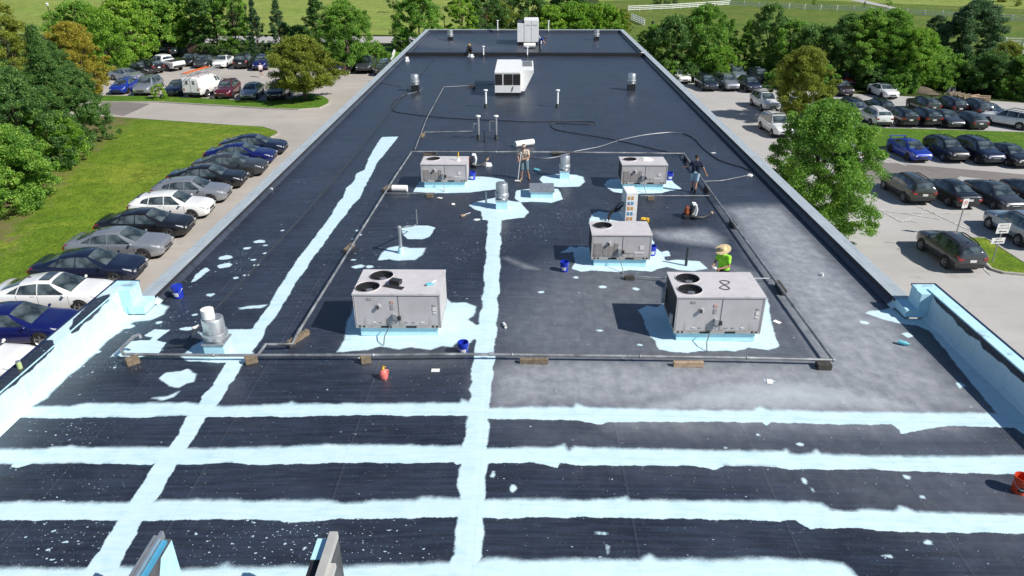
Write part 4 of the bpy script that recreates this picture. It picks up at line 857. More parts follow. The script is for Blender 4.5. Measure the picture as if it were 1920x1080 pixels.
for k, (x, y, lab) in enumerate(((530/3+640, 645/3+480, 'torn white paper scrap right of the pink jug'), (1027/5.4+180-2, 612/5.4+500, 'white paper scrap between the left vent and the left parapet'), (850, 383, 'white torn sheet left of the fan on the centre stripe'), (825, 371.5, 'small white scrap under the branch pipe of the back left unit'), (895, 412.5, 'white flat scrap left of the top of the centre stripe'), (1443, 716, 'white scrap on the grey dusty area right of the tan plank'), (1457, 604, 'white scrap right of the front right unit'), (1338, 287, 'pale card lying by the black hose near the right parapet'), (680, 671, 'white scrap at the foot of the front gas pipe'))):
    p = R(x, y); o = MB().box((0, 0, .012), (.22, .14, .008), rx=.03).build('paper_scrap', M['paper']); o.location = p; o.rotation_euler = (0, 0, k*.9); tag(o, lab, 'paper', 'paper scraps')
# bracket and brush on the front left unit; wire loop on the front right unit
zt = 1.345; o = thing('bracket', 'black bent metal bracket lying on the front left air unit', 'bracket', (-3.72, 18.25, zt), -.35)
mb = MB(); mb.box((.05, -.1, .012), (.62, .16, .02)); mb.box((0, .12, .07), (.32, .2, .13)); mb.build('plate', M['dark'], o)
o = thing('brush', 'small pale blue scrubbing brush on the front left air unit', 'brush', (-2.68, 18.3, zt), .5); MB().box((0, 0, .035), (.24, .07, .06)).build('head', M['cyan'], o); MB().box((.12, .03, .06), (.2, .06, .03), rz=.6).build('handle', M['white_pl'], o)
mb = MB(); mb.tube([(.16*math.sin(a)*(.75+.25*math.cos(a)), .26*math.cos(a)+0.05*math.sin(2*a), .012) if False else (.13*math.sin(2*a), .3*math.cos(a), .012) for a in np.linspace(0, 2*PI, 33)], .011, 5); o = mb.build('wire_loop', M['black']); o.location = (5.78, 18.35, zt+.002); o.rotation_euler = (0, 0, -.25); tag(o, 'black wire twisted in a figure of eight on the front right air unit', 'wire')
o = thing('spray_bottle', 'small bottle with a yellow cap on the back left air unit', 'bottle', (-3.02, 31.9, 1.085)); MB().lathe([(0, 0), (.05, 0), (.05, .12), (.03, .15)], 10).build('bottle', M['white_pl'], o); MB().lathe([(.035, .15), (.035, .36), (0, .37)], 10).build('cap', M['yellow'], o)
blob('rag', 'small grey rag on the back left air unit', 'rag', 857, 301, .16, 'label', .08, z=1.082)
p = R(946, 612); o = thing('sealant_tube', 'white sealant tube lying right of the centre stripe', 'tube', p, 1.9); MB().lathe([(0, -.14), (.045, -.14), (.045, .1), (.015, .12), (.01, .18), (0, .18)], 12, (0, 0, .047), 0, 'x').build('cartridge', M['white_pl'], o); MB().lathe([(.046, -.145), (.046, -.12)], 12, (0, 0, .047), 0, 'x').build('end_ring', M['dark'], o)
for px, py, lab in ((1694, 647, 'pale blue bottle lying near the right parapet'), (1007, 321, 'pale blue bottle lying behind the roof hatch')):
    p = R(px, py); o = MB().lathe([(0, -.16), (.06, -.16), (.065, .05), (.03, .1), (.025, .16), (0, .16)], 12, (0, 0, .066), 0, 'x').build('bottle', M['cyan']); o.location = p; o.rotation_euler = (0, 0, -.5); tag(o, lab, 'bottle', 'pale blue bottles')
p = R(1541, 517); o = MB().lathe([(0, 0), (.05, 0), (.05, .1), (.035, .1), (.035, .02), (0, .02)], 12).build('paper_cup', M['paper']); o.location = p; tag(o, 'small white cup standing on the roof near the right parapet', 'cup')
p = R(10, 700, .75); o = thing('paint_can', 'pale green can standing on the left front parapet', 'can', (-12.57, 14.9, .642)); MB().lathe([(0, 0), (.06, 0), (.06, .2), (0, .2)], 14).build('can', flat('pale_green', (.45, .55, .25), .5), o); MB().lathe([(.062, .19), (.062, .205), (0, .207)], 14).build('lid', M['alu'], o)
p = R(1523, 455); o = MB().box((0, 0, .05), (.16, .1, .1)).build('light_fixture', M['white_pl']); pl = R(1523/3 if False else 508, 356.5); o.location = (pl[0], pl[1], pl[2]); tag(o, 'small white box at the foot of the left parapet', 'box')
p = R(868, 405); o = thing('brush', 'wooden scraper lying on the roof left of the fan on the stripe', 'brush', p, .7); MB().box((0, 0, .03), (.2, .1, .05)).build('head', M['wood_new'], o); MB().tube([(.08, 0, .04), (.42, .06, .03)], .012, 6).build('handle', M['white_pl'], o)
# ---- hoses
def hose(label, pts, r, mat, name='hose'):
    P = [Vector(R(x, y, r+.004)) for x, y in pts]; out = []
    for i in range(len(P)-1):
        a = P[max(i-1, 0)]; b = P[i]; c = P[i+1]; d = P[min(i+2, len(P)-1)]
        for k in range(6):
            u = k/6; out.append(.5*((2*b)+(c-a)*u+(2*a-5*b+4*c-d)*u*u+(3*b-a-3*c+d)*u**3))
    out.append(P[-1])
    for q in out: q.z = float(roof_z(q.x, q.y))+r+.004
    o = MB().tube(out, r, 6).build(name, M[mat]); return tag(o, label, 'hose', 'hoses and cords lying on the roof')
z3 = lambda pts, ox, oy: [(ox+x/3, oy+y/3) for x, y in pts]
hose('long dark cord looping over the middle of the roof', z3([(370, 530), (310, 560), (285, 592), (297, 625), (390, 642), (560, 660), (760, 672), (1000, 682), (1200, 683), (1370, 682), (1425, 690), (1405, 699), (1290, 696), (1200, 693), (1175, 703), (1205, 727), (1290, 745), (1450, 770), (1600, 800), (1790, 845), (1915, 872)], 640, 0), .022, 'dark')
hose('pale hose curving from the left exhaust fan to the conduit', z3([(455, 490), (450, 505), (420, 517), (370, 530), (330, 545)], 640, 0), .018, 'galv')
hose('white hose lying behind the man with the pole', z3([(1055, 880), (1120, 890), (1200, 885), (1290, 860), (1320, 850), (1450, 825), (1560, 790), (1700, 760), (1840, 745), (1920, 749)], 640, 0), .016, 'galv')
hose('black hose running to the right parapet past the navy shirt man', z3([(0, 750), (40, 765), (75, 790), (110, 830), (170, 878), (230, 910), (330, 940), (395, 965)], 1280, 0), .024, 'dark')
hose('thin pale cord ending in a white knot near the right parapet', z3([(120, 1020), (220, 1015), (300, 1000), (355, 988)], 1280, 0), .014, 'pipe', 'cord')
hose('thin grey cord running off the left parapet', z3([(150, 455), (220, 465), (280, 475), (345, 485)], 640, 0), .02, 'pipe', 'cord')
blob('rag', 'white knotted rag near the right parapet at the cord end', 'rag', 1405, 329, .22, 'paper', .08)
# ------------------------------------------------------------------ vehicles
PAINTS = {k: car_paint('paint_'+k, c, m) for k, c, m in (('white', (0.80, 0.80, 0.79), 0), ('black', (0.008, 0.008, 0.010), 0.1), ('navy', (0.010, 0.016, 0.045), 0.3), ('silver', (0.40, 0.42, 0.45), 0.6), ('grey', (0.055, 0.060, 0.068), 0.4),
          ('blue', (0.006, 0.032, 0.34), 0.2), ('deep_blue', (0.006, 0.012, 0.13), 0.3), ('maroon', (0.12, 0.008, 0.018), 0.3), ('olive', (0.055, 0.062, 0.045), 0.4), ('plum', (0.022, 0.010, 0.020), 0.3), ('red', (0.15, 0.012, 0.010), 0.2), ('pale_blue', (0.30, 0.37, 0.44), 0.5), ('teal', (0.012, 0.03, 0.032), 0.3))}
M['tyre'] = flat('tyre', (0.018, 0.018, 0.019), 0.8); M['rim'] = flat('alloy', (0.45, 0.46, 0.47), 0.35, 0.85, 0.05); M['rim_dark'] = flat('dark_alloy', (0.03, 0.03, 0.032), 0.45, 0.4)
M['lamp'] = NT('headlamp').set(col=(0.60, 0.62, 0.64), rough=0.12, metal=0.3, coat=1.0); M['tail'] = NT('tail_lamp').set(col=(0.30, 0.012, 0.012), rough=0.15, coat=1.0); M['chrome'] = flat('chrome', (0.7, 0.71, 0.72), 0.2, 0.9, 0.03)
RING = 10
def car(name, label, cat, sp):
    L, Wd = sp['L'], sp['W']; hl = L/2
    X = np.unique(np.concatenate([np.linspace(-hl, hl, 61), [-hl+.03, -hl+.07, -hl+.12, hl-.03, hl-.07, hl-.12]]))
    kx = np.array(sp['x'])
    def prof(key, sm=2):
        v = np.interp(X, kx, sp[key]); u = np.linspace(-hl, hl, 241); vv = np.interp(u, kx, sp[key])
        for _ in range(sm*5): vv[1:-1] = .25*vv[:-2]+.5*vv[1:-1]+.25*vv[2:]
        return np.interp(X, u, vv)
    zb, zw, zt, hw, wt = prof('zb'), prof('belt'), prof('top', 1), prof('w'), prof('wt', 1)
    zt = np.maximum(zt, zw+.015)
    rings = []
    for i in range(len(X)):
        b, wl, tp, h, r = zb[i], zw[i], zt[i], hw[i], wt[i]; c = min(1, max(0, (tp-wl-.06)/.35)); drop = .025+.05*c
        rings.append([(0, b), (.9*h, b), (.985*h, b+.12*(wl-b)*1.4), (h, b+.52*(wl-b)), (.985*h, wl-.06), (.94*h, wl), (.5*(.925*h+r)+.015*c, wl+.55*(tp-drop-wl)), (r, tp-drop), (.72*r, tp-.012-.008*c), (0, tp)])
    A = np.array(rings)                            # stations x ring x (y, z)
    def S(x, t, side=1):
        i = np.clip(np.searchsorted(X, x)-1, 0, len(X)-2); u = (x-X[i])/(X[i+1]-X[i]); r = A[i]*(1-u)+A[i+1]*u
        k = int(min(t, RING-1.001)); q = r[k]*(1-(t-k))+r[k+1]*(t-k); return Vector((x, side*q[0], q[1]))
    def N(x, t, side):
        e = .02; du = S(min(x+e, hl), t, side)-S(max(x-e, -hl), t, side); dv = S(x, min(t+.05, 9), side)-S(x, t-.05, side); n = du.cross(dv)*(-1 if side > 0 else 1)
        return n.normalized() if n.length > 1e-9 else Vector((0, side, 0))
    def patch(mb, cs, side, off=.006, nx=8, nt=4, m=0, edge=True):
        (x0, t0), (x1, t1), (x2, t2), (x3, t3) = cs; vs = []
        for j in range(nt+1):
            v = j/nt
            for i in range(nx+1):
                u = i/nx; x = (x0*(1-u)+x1*u)*(1-v)+(x3*(1-u)+x2*u)*v; t = (t0*(1-u)+t1*u)*(1-v)+(t3*(1-u)+t2*u)*v
                n = N(x, t, side); vs.append(S(x, t, side)+n*off)
        fs = [(j*(nx+1)+i, j*(nx+1)+i+1, (j+1)*(nx+1)+i+1, (j+1)*(nx+1)+i) for j in range(nt) for i in range(nx)]
        if side > 0: fs = [f[::-1] for f in fs]
        mb.add(vs, fs, m, True); return mb
    root = thing(name, label, cat); clad = sp.get('clad', False)
    mb = MB(); n = len(X); full = []
    for i in range(n):
        r = A[i]; full.append([(X[i], q[0], q[1]) for q in r] + [(X[i], -q[0], q[1]) for q in r[::-1][1:-1]])
    m_ = len(full[0]); vs = [p for ring in full for p in ring]
    for i in range(n-1):
        for k in range(m_):
            f = (i*m_+k, (i+1)*m_+k, (i+1)*m_+(k+1) % m_, i*m_+(k+1) % m_); low = k in (0, 1, m_-1, m_-2)
            mb.add([], [], 0); mb.f.append(list(f)); mb.m.append(1 if (low and (clad or k in (0, m_-1))) else 0); mb.sm.append(True)
    mb.v = [tuple(map(float, p)) for p in vs]
    mb.f.append(list(range(m_))); mb.m.append(0); mb.sm.append(False); mb.f.append([(n-1)*m_+k for k in range(m_)][::-1]); mb.m.append(0); mb.sm.append(False)
    body = mb.build('body', [PAINTS['white'], M['dark']], root, 50); body['painted'] = 1
    me = body.data; bm = bmesh.new(); bm.from_mesh(me); bmesh.ops.recalc_face_normals(bm, faces=bm.faces[:]); bm.to_mesh(me); bm.free()
    ws, rw = sp['ws'], sp.get('rw')
    mb = MB()
    for s in (-1, 1): patch(mb, [(ws[0], 7.08), (ws[1], 7.15), (ws[1], 9), (ws[0], 9)], s, .007, 10, 4)
    mb.build('windscreen', M['glass'], root)
    if rw:
        mb = MB()
        for s in (-1, 1): patch(mb, [(rw[0], 7.1), (rw[1], 7.2), (rw[1], 9), (rw[0], 9)], s, .007, 10, 4)
        mb.build('rear_window', M['glass'], root)
    for s in (-1, 1):
        for wq in sp['win']: mb = MB(); patch(mb, wq, s, .006, 8, 4); mb.build('side_window', M['glass'], root)
    if 'roofglass' in sp:
        mb = MB(); a, b = sp['roofglass']
        for s in (-1, 1): patch(mb, [(a, 7.5 if sp.get('full_glass') else 8), (b, 7.5 if sp.get('full_glass') else 8), (b, 9), (a, 9)], s, .006, 8, 3)
        mb.build('roof_glass', M['glass'], root)
    if 'bed' in sp:
        mb = MB(); a, b = sp['bed']
        for s in (-1, 1): patch(mb, [(a, 7.0), (b, 7.0), (b, 9), (a, 9)], s, .008, 8, 4)
        mb.build('bed_cover', M['black'], root)
    # lamps, grille, bumpers, plates
    hz, tz = sp['hlamp'], sp['tlamp']
    for s in (-1, 1):
        mb = MB(); patch(mb, hz, s, .008, 6, 3); zi = float(np.interp(hl-.05, X, zw)); yi = float(np.interp(hl-.05, X, hw)); mb.box((hl-.035, s*yi*.80, zi-.055), (.09, yi*.36, .085), rz=-s*.25); mb.build('headlight', M['lamp'], root)
        mb = MB(); patch(mb, tz, s, .008, 6, 3)
        if sp.get('rails') or len(sp['doors']) and sp.get('rw') and 'bed' not in sp: zi = float(np.interp(-hl+.05, X, zw)); yi = float(np.interp(-hl+.05, X, hw)); mb.box((-hl+.03, s*yi*.84, zi-.10), (.09, yi*.32, .13))
        mb.build('taillight', M['tail'], root)
    fw, fz0, fz1 = hw[-1], zb[-1], zw[-1]; rwid, rz0, rz1 = hw[0], zb[0], zw[0]
    mb = MB(); mb.box((hl+.004, 0, fz0+.62*(fz1-fz0)), (.03, fw*1.1, .3*(fz1-fz0)+.02)); mb.box((hl+.002, 0, fz0+.12*(fz1-fz0)), (.03, fw*1.5, .2*(fz1-fz0))); mb.build('grille', M['dark'], root)
    mb = MB(); mb.box((hl+.02, 0, fz0+.86*(fz1-fz0)), (.02, fw*.9, .025)); mb.build('grille_bar', M['chrome'], root)
    mb = MB(); mb.box((-hl-.002, 0, rz0+.1), (.05, rwid*1.9, .17)); mb.build('rear_bumper_trim', M['dark'], root)
    mb = MB(); mb.box((-hl-.012, 0, sp.get('plz', rz0+.36)), (.02, .36, .14)); mb.build('licence_plate', M['label'], root)
    mb = MB(); cz = zw[np.searchsorted(X, ws[0])]
    mx = ws[0]-.2; yw = float(np.interp(mx, X, hw))
    for s in (-1, 1):
        mb = MB(); mb.box((mx, s*(yw+.06), cz+.06), (.09, .14, .10), taper=.8); mb.box((mx, s*(yw-.02), cz+.02), (.06, .12, .05)); o = mb.build('wing_mirror', PAINTS['white'], root, bevel=.02); o['painted'] = 1
    if sp.get('rails'):
        a, b = sp['rails']
        for s in (-1, 1):
            pts = [S(x, 7.25, s)+Vector((0, 0, .085 if 0 < k < 7 else .0)) for k, x in enumerate(np.linspace(a, b, 8))]
            MB().tube(pts, .034, 6).build('roof_rail', M['dark'], root)
    mb = MB(); 
    if sp.get('fin', True): q = S(sp['fin_x'], 9); mb.add([(q.x+.1, 0, q.z), (q.x-.1, .03, q.z), (q.x-.1, -.03, q.z), (q.x-.09, 0, q.z+.07)], [(0, 1, 3), (0, 3, 2), (1, 2, 3)]); mb.build('antenna', M['dark'], root)
    if sp.get('spoiler'):
        mb = MB(); x = -hl+.16; z = zt[4]; mb.box((x, 0, z+.24), (.26, hw[6]*1.75, .035))
        for s in (-1, 1): mb.box((x+.05, s*hw[6]*.7, z+.1), (.14, .04, .26))
        o = mb.build('rear_wing', PAINTS['blue'], root); o['painted'] = 1
        MB().box((1.3, 0, float(np.interp(1.3, X, zt))+.015), (.34, .5, .05), ry=.1).build('bonnet_scoop', M['dark'], root)
    # door seams and sill
    mb = MB()
    for s in (-1, 1):
        for x in sp['doors']: patch(mb, [(x, 2.0), (x+.014, 2.0), (x+.014, 5.0), (x, 5.0)], s, .003, 1, 6)
        for x in sp['doors'][:-1]: patch(mb, [(x-.3, 4.3), (x-.1, 4.3), (x-.1, 4.5), (x-.3, 4.5)], s, .012, 2, 1)
    mb.build('door_seams', M['dark'], root)
    # wheels with dark arches
    wr, tw = sp['wr'], .225
    for wx in sp['wheels']:
        yo = float(np.interp(wx, X, hw))
        for s in (-1, 1):
            mb = MB(); mb.lathe([(wr+(.075 if clad else .045), -.06), (wr+(.075 if clad else .045), .006), (0, .006)] if s > 0 else [(0, -.006), (wr+(.075 if clad else .045), -.006), (wr+(.075 if clad else .045), .06)], 26, (wx, s*yo, wr), 0, 'y'); mb.build('wheel_arch', M['black'], root)
            wt_ = bpy.data.objects.new('wheel', None); COL.objects.link(wt_); wt_.parent = root; wt_.location = (wx, s*(yo-tw/2+.035), wr)
            w_ = wt_
            pr = [(wr*.66, -tw/2), (wr*.9, -tw/2), (wr, -tw/2+.04), (wr, tw/2-.04), (wr*.9, tw/2), (wr*.66, tw/2)]
            MB().lathe(pr, 26, (0, 0, 0), 0, 'y').build('tyre', M['tyre'], w_)
            mb = MB(); yy = s*(tw/2-.03); mb.lathe([(wr*.68, s*tw/2*.98), (wr*.62, yy), (wr*.6, yy)], 26, (0, 0, 0), 0, 'y'); mb.lathe([(wr*.62, yy-s*.04), (0, yy-s*.04)], 20, (0, 0, 0), 1, 'y')
            mb.lathe([(.06, yy-s*.03), (.06, yy+s*.01), (0, yy+s*.012)], 12, (0, 0, 0), 0, 'y')
            for k in range(5):
                a = 2*PI*k/5+.3
                for da in (-.16, .16):
                    p0 = (.05*math.cos(a), .05*math.sin(a)); p1 = (wr*.64*math.cos(a+da), wr*.64*math.sin(a+da)); q = .022; ca, sa = -math.sin(a), math.cos(a)
                    mb.add([(p0[0]-ca*q, yy, p0[1]-sa*q), (p0[0]+ca*q, yy, p0[1]+sa*q), (p1[0]+ca*q, yy+s*.008, p1[1]+sa*q), (p1[0]-ca*q, yy+s*.008, p1[1]-sa*q)], [(0, 1, 2, 3)])
            mb.build('rim', [M['rim_dark'] if sp.get('dark_rims') else M['rim'], M['rim_dark']], w_)
    return root
def spec(L, W, H, kind, **kw):
    h, w = L/2, W/2
    if kind == 'sedan': d = dict(x=[-h, -h+.06, -h+.3, -h+.62, -.95, -.25, .36, 1.22, h-.5, h-.12, h], zb=[.38, .28, .23, .2, .19, .19, .19, .19, .21, .26, .32], belt=[.70, .92, .99, .98, .94, .91, .90, .90, .84, .76, .64],
        top=[.74, .97, 1.05, 1.09, H-.09, H, H-.02, 1.0, .92, .82, .68], w=[w*.8, w*.91, w*.97, w, w, w, w, w, w*.97, w*.89, w*.72], wt=[w*.66, w*.76, w*.78, w*.7, w*.62, w*.64, w*.64, w*.78, w*.78, w*.7, w*.54],
        ws=(1.2, .4), rw=(-h+.68, -.98), win=[[(1.06, 5.15), (-.14, 5.12), (-.14, 6.86), (.34, 6.86)], [(-.19, 5.12), (-1.02, 5.15), (-.92, 6.8), (-.19, 6.86)], [(-1.06, 5.2), (-1.46, 5.35), (-1.3, 6.0), (-.98, 6.72)]], doors=[1.1, -.16, -1.04],
        hlamp=[(h-.1, 3.75), (h-.42, 4.3), (h-.48, 5.05), (h-.14, 4.8)], tlamp=[(-h+.02, 3.7), (-h+.34, 4.2), (-h+.34, 4.9), (-h+.02, 4.7)], fin_x=-.75, wheels=(h-.95, -h+1.02), wr=.335)
    elif kind == 'hatch': d = dict(x=[-h, -h+.05, -h+.25, -h+.5, -.95, -.2, .3, 1.05, h-.48, h-.12, h], zb=[.4, .32, .26, .22, .2, .2, .2, .2, .22, .27, .33], belt=[.76, .96, 1.01, .99, .96, .94, .93, .92, .85, .77, .66],
        top=[.82, 1.03, 1.16, 1.34, H-.05, H, H-.02, 1.02, .94, .84, .70], w=[w*.8, w*.91, w*.97, w, w, w, w, w, w*.965, w*.87, w*.68], wt=[w*.66, w*.7, w*.66, w*.62, w*.61, w*.62, w*.62, w*.76, w*.76, w*.68, w*.5],
        ws=(1.03, .34), rw=(-h+.14, -h+.72), win=[[(.88, 5.15), (-.1, 5.12), (-.1, 6.86), (.28, 6.86)], [(-.15, 5.12), (-.98, 5.15), (-.92, 6.8), (-.15, 6.86)], [(-1.03, 5.2), (-1.46, 5.5), (-1.32, 6.4), (-.98, 6.78)]], doors=[.98, -.12, -1.02],
        hlamp=[(h-.1, 3.75), (h-.4, 4.3), (h-.46, 5.05), (h-.14, 4.8)], tlamp=[(-h+.02, 3.7), (-h+.3, 4.2), (-h+.3, 4.95), (-h+.02, 4.8)], fin_x=-1.1, wheels=(h-.92, -h+.9), wr=.335)
    elif kind in ('wagon', 'suv'): d = dict(x=[-h, -h+.04, -h+.15, -h+.42, -1.2, -.2, .35, 1.15, h-.5, h-.12, h], zb=[.46, .38, .32, .27, .25, .25, .25, .25, .28, .34, .40], belt=[.88, 1.08, 1.11, 1.09, 1.06, 1.03, 1.02, 1.03, .98, .90, .76],
        top=[.94, 1.2, 1.36, H-.10, H-.02, H, H-.02, 1.16, 1.07, .96, .80], w=[w*.82, w*.92, w*.975, w, w, w, w, w, w*.97, w*.88, w*.7], wt=[w*.68, w*.74, w*.69, w*.64, w*.64, w*.65, w*.65, w*.77, w*.77, w*.7, w*.54],
        ws=(1.12, .4), rw=(-h+.09, -h+.40), win=[[(.96, 5.15), (-.07, 5.12), (-.07, 6.86), (.36, 6.86)], [(-.12, 5.12), (-1.04, 5.12), (-1.02, 6.86), (-.12, 6.86)], [(-1.1, 5.15), (-h+.48, 5.25), (-h+.62, 6.72), (-1.08, 6.84)]], doors=[1.03, -.09, -1.06],
        hlamp=[(h-.1, 3.75), (h-.4, 4.3), (h-.46, 5.05), (h-.14, 4.85)], tlamp=[(-h+.03, 3.75), (-h+.3, 4.2), (-h+.3, 5.0), (-h+.03, 4.9)], fin_x=-1.35, wheels=(h-.98, -h+1.0), wr=.36, rails=(-1.65, .2), clad=True)
    elif kind == 'pickup': d = dict(x=[-h, -h+.05, -h+.3, -.95, -.85, -.72, .1, .62, 1.35, h-.5, h-.12, h], zb=[.6, .5, .42, .4, .4, .4, .38, .38, .38, .4, .46, .52], belt=[1.1, 1.2, 1.24, 1.24, 1.24, 1.22, 1.2, 1.19, 1.19, 1.12, 1.02, .86],
        top=[1.13, 1.24, 1.28, 1.28, 1.5, H-.06, H, H-.03, 1.3, 1.22, 1.1, .9], w=[w*.92, w*.97, w, w, w, w, w, w, w, w*.97, w*.9, w*.78], wt=[w*.86, w*.9, w*.9, w*.88, w*.72, w*.66, w*.67, w*.67, w*.8, w*.8, w*.74, w*.62],
        ws=(1.3, .7), rw=(-.9, -.78), win=[[(1.1, 5.3), (.3, 5.3), (.3, 6.82), (.66, 6.82)], [(.22, 5.3), (-.62, 5.3), (-.6, 6.82), (.22, 6.82)]], doors=[1.2, .26, -.7], bed=(-h+.2, -1.0),
        hlamp=[(h-.1, 3.75), (h-.35, 4.2), (h-.38, 5.0), (h-.14, 4.8)], tlamp=[(-h+.02, 3.2), (-h+.14, 3.2), (-h+.14, 4.9), (-h+.02, 4.9)], fin=False, fin_x=0, wheels=(h-1.05, -h+1.25), wr=.41)
    else: d = dict(x=[-h, -h+.04, -h+.3, -.5, .25, .45, .95, 1.2, 1.75, h-.5, h-.12, h], zb=[.5, .45, .42, .4, .4, .4, .4, .4, .4, .42, .48, .52], belt=[1.25, 1.3, 1.3, 1.28, 1.26, 1.25, 1.22, 1.22, 1.2, 1.12, 1.0, .88],
        top=[2.0, H-.08, H, H, H-.05, 2.0, 1.95, 1.9, 1.3, 1.2, 1.08, .92], w=[w*.96, w, w, w, w, w, w, w, w, w*.97, w*.9, w*.78], wt=[w*.86, w*.88, w*.88, w*.88, w*.84, w*.7, w*.68, w*.68, w*.8, w*.8, w*.74, w*.62],
        ws=(1.68, 1.25), win=[[(1.5, 5.3), (.95, 5.3), (.95, 6.82), (1.18, 6.82)], [(.87, 5.3), (.5, 5.3), (.5, 6.82), (.87, 6.82)]], doors=[1.6, .91, .45],
        hlamp=[(h-.1, 3.75), (h-.35, 4.2), (h-.38, 5.0), (h-.14, 4.8)], tlamp=[(-h+.02, 3.2), (-h+.1, 3.2), (-h+.1, 4.4), (-h+.02, 4.4)], fin=False, fin_x=0, wheels=(h-1.0, -h+1.3), wr=.40)
    d.update(L=L, W=W, **kw); return d
SPECS = {'sedan': spec(4.82, 1.84, 1.46, 'sedan'), 'sport': spec(4.64, 1.82, 1.46, 'sedan', spoiler=True, dark_rims=True), 'electric': spec(4.69, 1.85, 1.44, 'sedan', roofglass=(.36, -.62), full_glass=True, dark_rims=True, fin=False),
         'sunroof': spec(4.9, 1.86, 1.46, 'sedan', roofglass=(.25, -.2)), 'hatch': spec(4.48, 1.78, 1.5, 'hatch'), 'crossover': spec(4.5, 1.81, 1.62, 'wagon'), 'wagon': spec(4.86, 1.87, 1.69, 'wagon'), 'suv': spec(4.95, 1.93, 1.80, 'suv', roofglass=(.2, -.3)),
         'pickup': spec(5.85, 2.05, 1.95, 'pickup'), 'service': spec(6.0, 2.05, 2.3, 'service')}
CATS = {'pickup': 'pickup truck', 'service': 'service truck', 'suv': 'SUV', 'crossover': 'SUV', 'wagon': 'SUV'}
NAMES = {'sedan': 'parked_car', 'sport': 'parked_car', 'electric': 'parked_car', 'sunroof': 'parked_car', 'hatch': 'parked_car', 'crossover': 'parked_suv', 'wagon': 'parked_suv', 'suv': 'parked_suv', 'pickup': 'pickup_truck', 'service': 'service_truck'}
PROTO = {}
def place_car(kind, paint, label, x, y, deg, group):
    if kind not in PROTO:
        r = car(NAMES[kind], label, CATS.get(kind, 'car'), SPECS[kind]); PROTO[kind] = (r, tree_of(r)); used = False
        r['group'] = group; r.location = (x, y, float(ground_z(x, y))+.03); r.rotation_euler = (0, 0, math.radians(deg))
        for c in PROTO[kind][1][r]:
            if c.get('painted'): c.material_slots[0].link = 'OBJECT'; c.material_slots[0].material = PAINTS[paint]
        if kind == 'service':
            for s in (-1, 1):
                MB().box((-3.006, s*.38, 1.72), (.02, .26, .38)).build('rear_door_window', M['glass'], r)
                MB().box((-3.01, s*.8, 1.0), (.02, .12, .24)).build('taillight', M['tail'], r)
            MB().box((-3.008, 0, 1.35), (.012, .02, 1.5)).build('door_seam', M['dark'], r)
            mb = MB()
            for xx in (-2.7, -.7, 1.1):
                mb.tube([(xx, -.95, 2.2), (xx, -.95, 2.55), (xx, .95, 2.55), (xx, .95, 2.2)], .035, 6)
            for s in (-1, 1): mb.tube([(-2.9, s*.95, 2.55), (1.6, s*.95, 2.55)], .035, 6)
            mb.build('ladder_rack', M['galv'], r)
        return r
    src, tb = PROTO[kind]
    return copy_tree(src, (x, y, float(ground_z(x, y))+.03), math.radians(deg), label, group, PAINTS[paint], tb)
def by_front(kind, paint, px, py, deg, label, group):
    p = G(px, py); a = math.radians(deg); h = SPECS[kind]['L']/2-.1; return place_car(kind, paint, label, p[0]-h*math.cos(a), p[1]-h*math.sin(a), deg, group)
def by_rear(kind, paint, px, py, deg, label, group):
    p = G(px, py); a = math.radians(deg); h = SPECS[kind]['L']/2-.1; return place_car(kind, paint, label, p[0]+h*math.cos(a), p[1]+h*math.sin(a), deg, group)
g = 'cars parked nose to the building on the left'
ROW = [('sunroof', 'white', 27.6, 'white sedan with a dark sunroof behind the left front parapet'), ('sedan', 'white', 21.9, 'white sedan at the left edge, mostly cut off, nearest the camera'), ('sedan', 'deep_blue', 24.8, 'dark blue sedan between two white sedans by the left front parapet'), ('sedan', 'navy', 30.4, 'navy sedan parked just beyond the white sunroof sedan'),
       ('sedan', 'silver', 33.2, 'silver sedan in the left row between a navy and a black one'), ('sedan', 'black', 36.0, 'black sedan in the left row before the white hatchback'), ('hatch', 'white', 38.9, 'white hatchback in the left row'), ('hatch', 'silver', 41.6, 'silver hatchback in the left row beside the white hatchback'),
       ('sedan', 'black', 44.4, 'black sedan in the left row behind the silver hatchback'), ('sedan', 'grey', 47.1, 'dark grey sedan in the left row, before the blue one'), ('sedan', 'deep_blue', 49.9, 'blue sedan second from the far end of the left row'), ('sedan', 'navy', 52.6, 'dark navy sedan at the far end of the left row')]
for k, p, y, lab in ROW:
    L = SPECS[k]['L']; place_car(k, p, lab, -18.35-L/2+(0.1 if y < 45 else -.2)+(0.9 if 45 < y < 48 else 0)*.3+(.5 if y > 46 else 0), y+.15, 3.5, g)
g = 'cars in the upper left lot'
by_front('sport', 'blue', 221, 179, -84, 'bright blue sedan at the left end of the island row', g)
by_front('suv', 'silver', 266, 182, -84, 'silver SUV next to the bright blue sedan, behind the small shrub', g)
by_front('sedan', 'navy', 324, 183, -84, 'dark sedan between the small shrub and the white service truck', g)
st = by_rear('service', 'white', 363, 186, 82, 'white service truck with ladders on its roof, seen from behind', g)
by_front('wagon', 'maroon', 418, 188.5, -84, 'maroon SUV next to the white service truck', g)
by_front('hatch', 'silver', 465, 190, -84, 'silver blue hatchback between the maroon and the navy SUV', g)
by_front('wagon', 'navy', 516, 191.5, -84, 'navy SUV partly under the yellow green island tree', g)
by_front('sedan', 'silver', 264, 154, -27, 'silver sedan half hidden by the yellow tree', g)
by_front('sedan', 'black', 287, 141, -27, 'black sedan facing right beside the silver sedan', g)
by_rear('wagon', 'black', 300, 139, 152, 'black SUV seen from behind, before the white pickup', g)
by_rear('pickup', 'white', 338, 134, 152, 'white pickup with a black bed cover', g)
by_rear('pickup', 'teal', 331, 108, 152, 'dark pickup behind the white pickup, half hidden by trees', g)
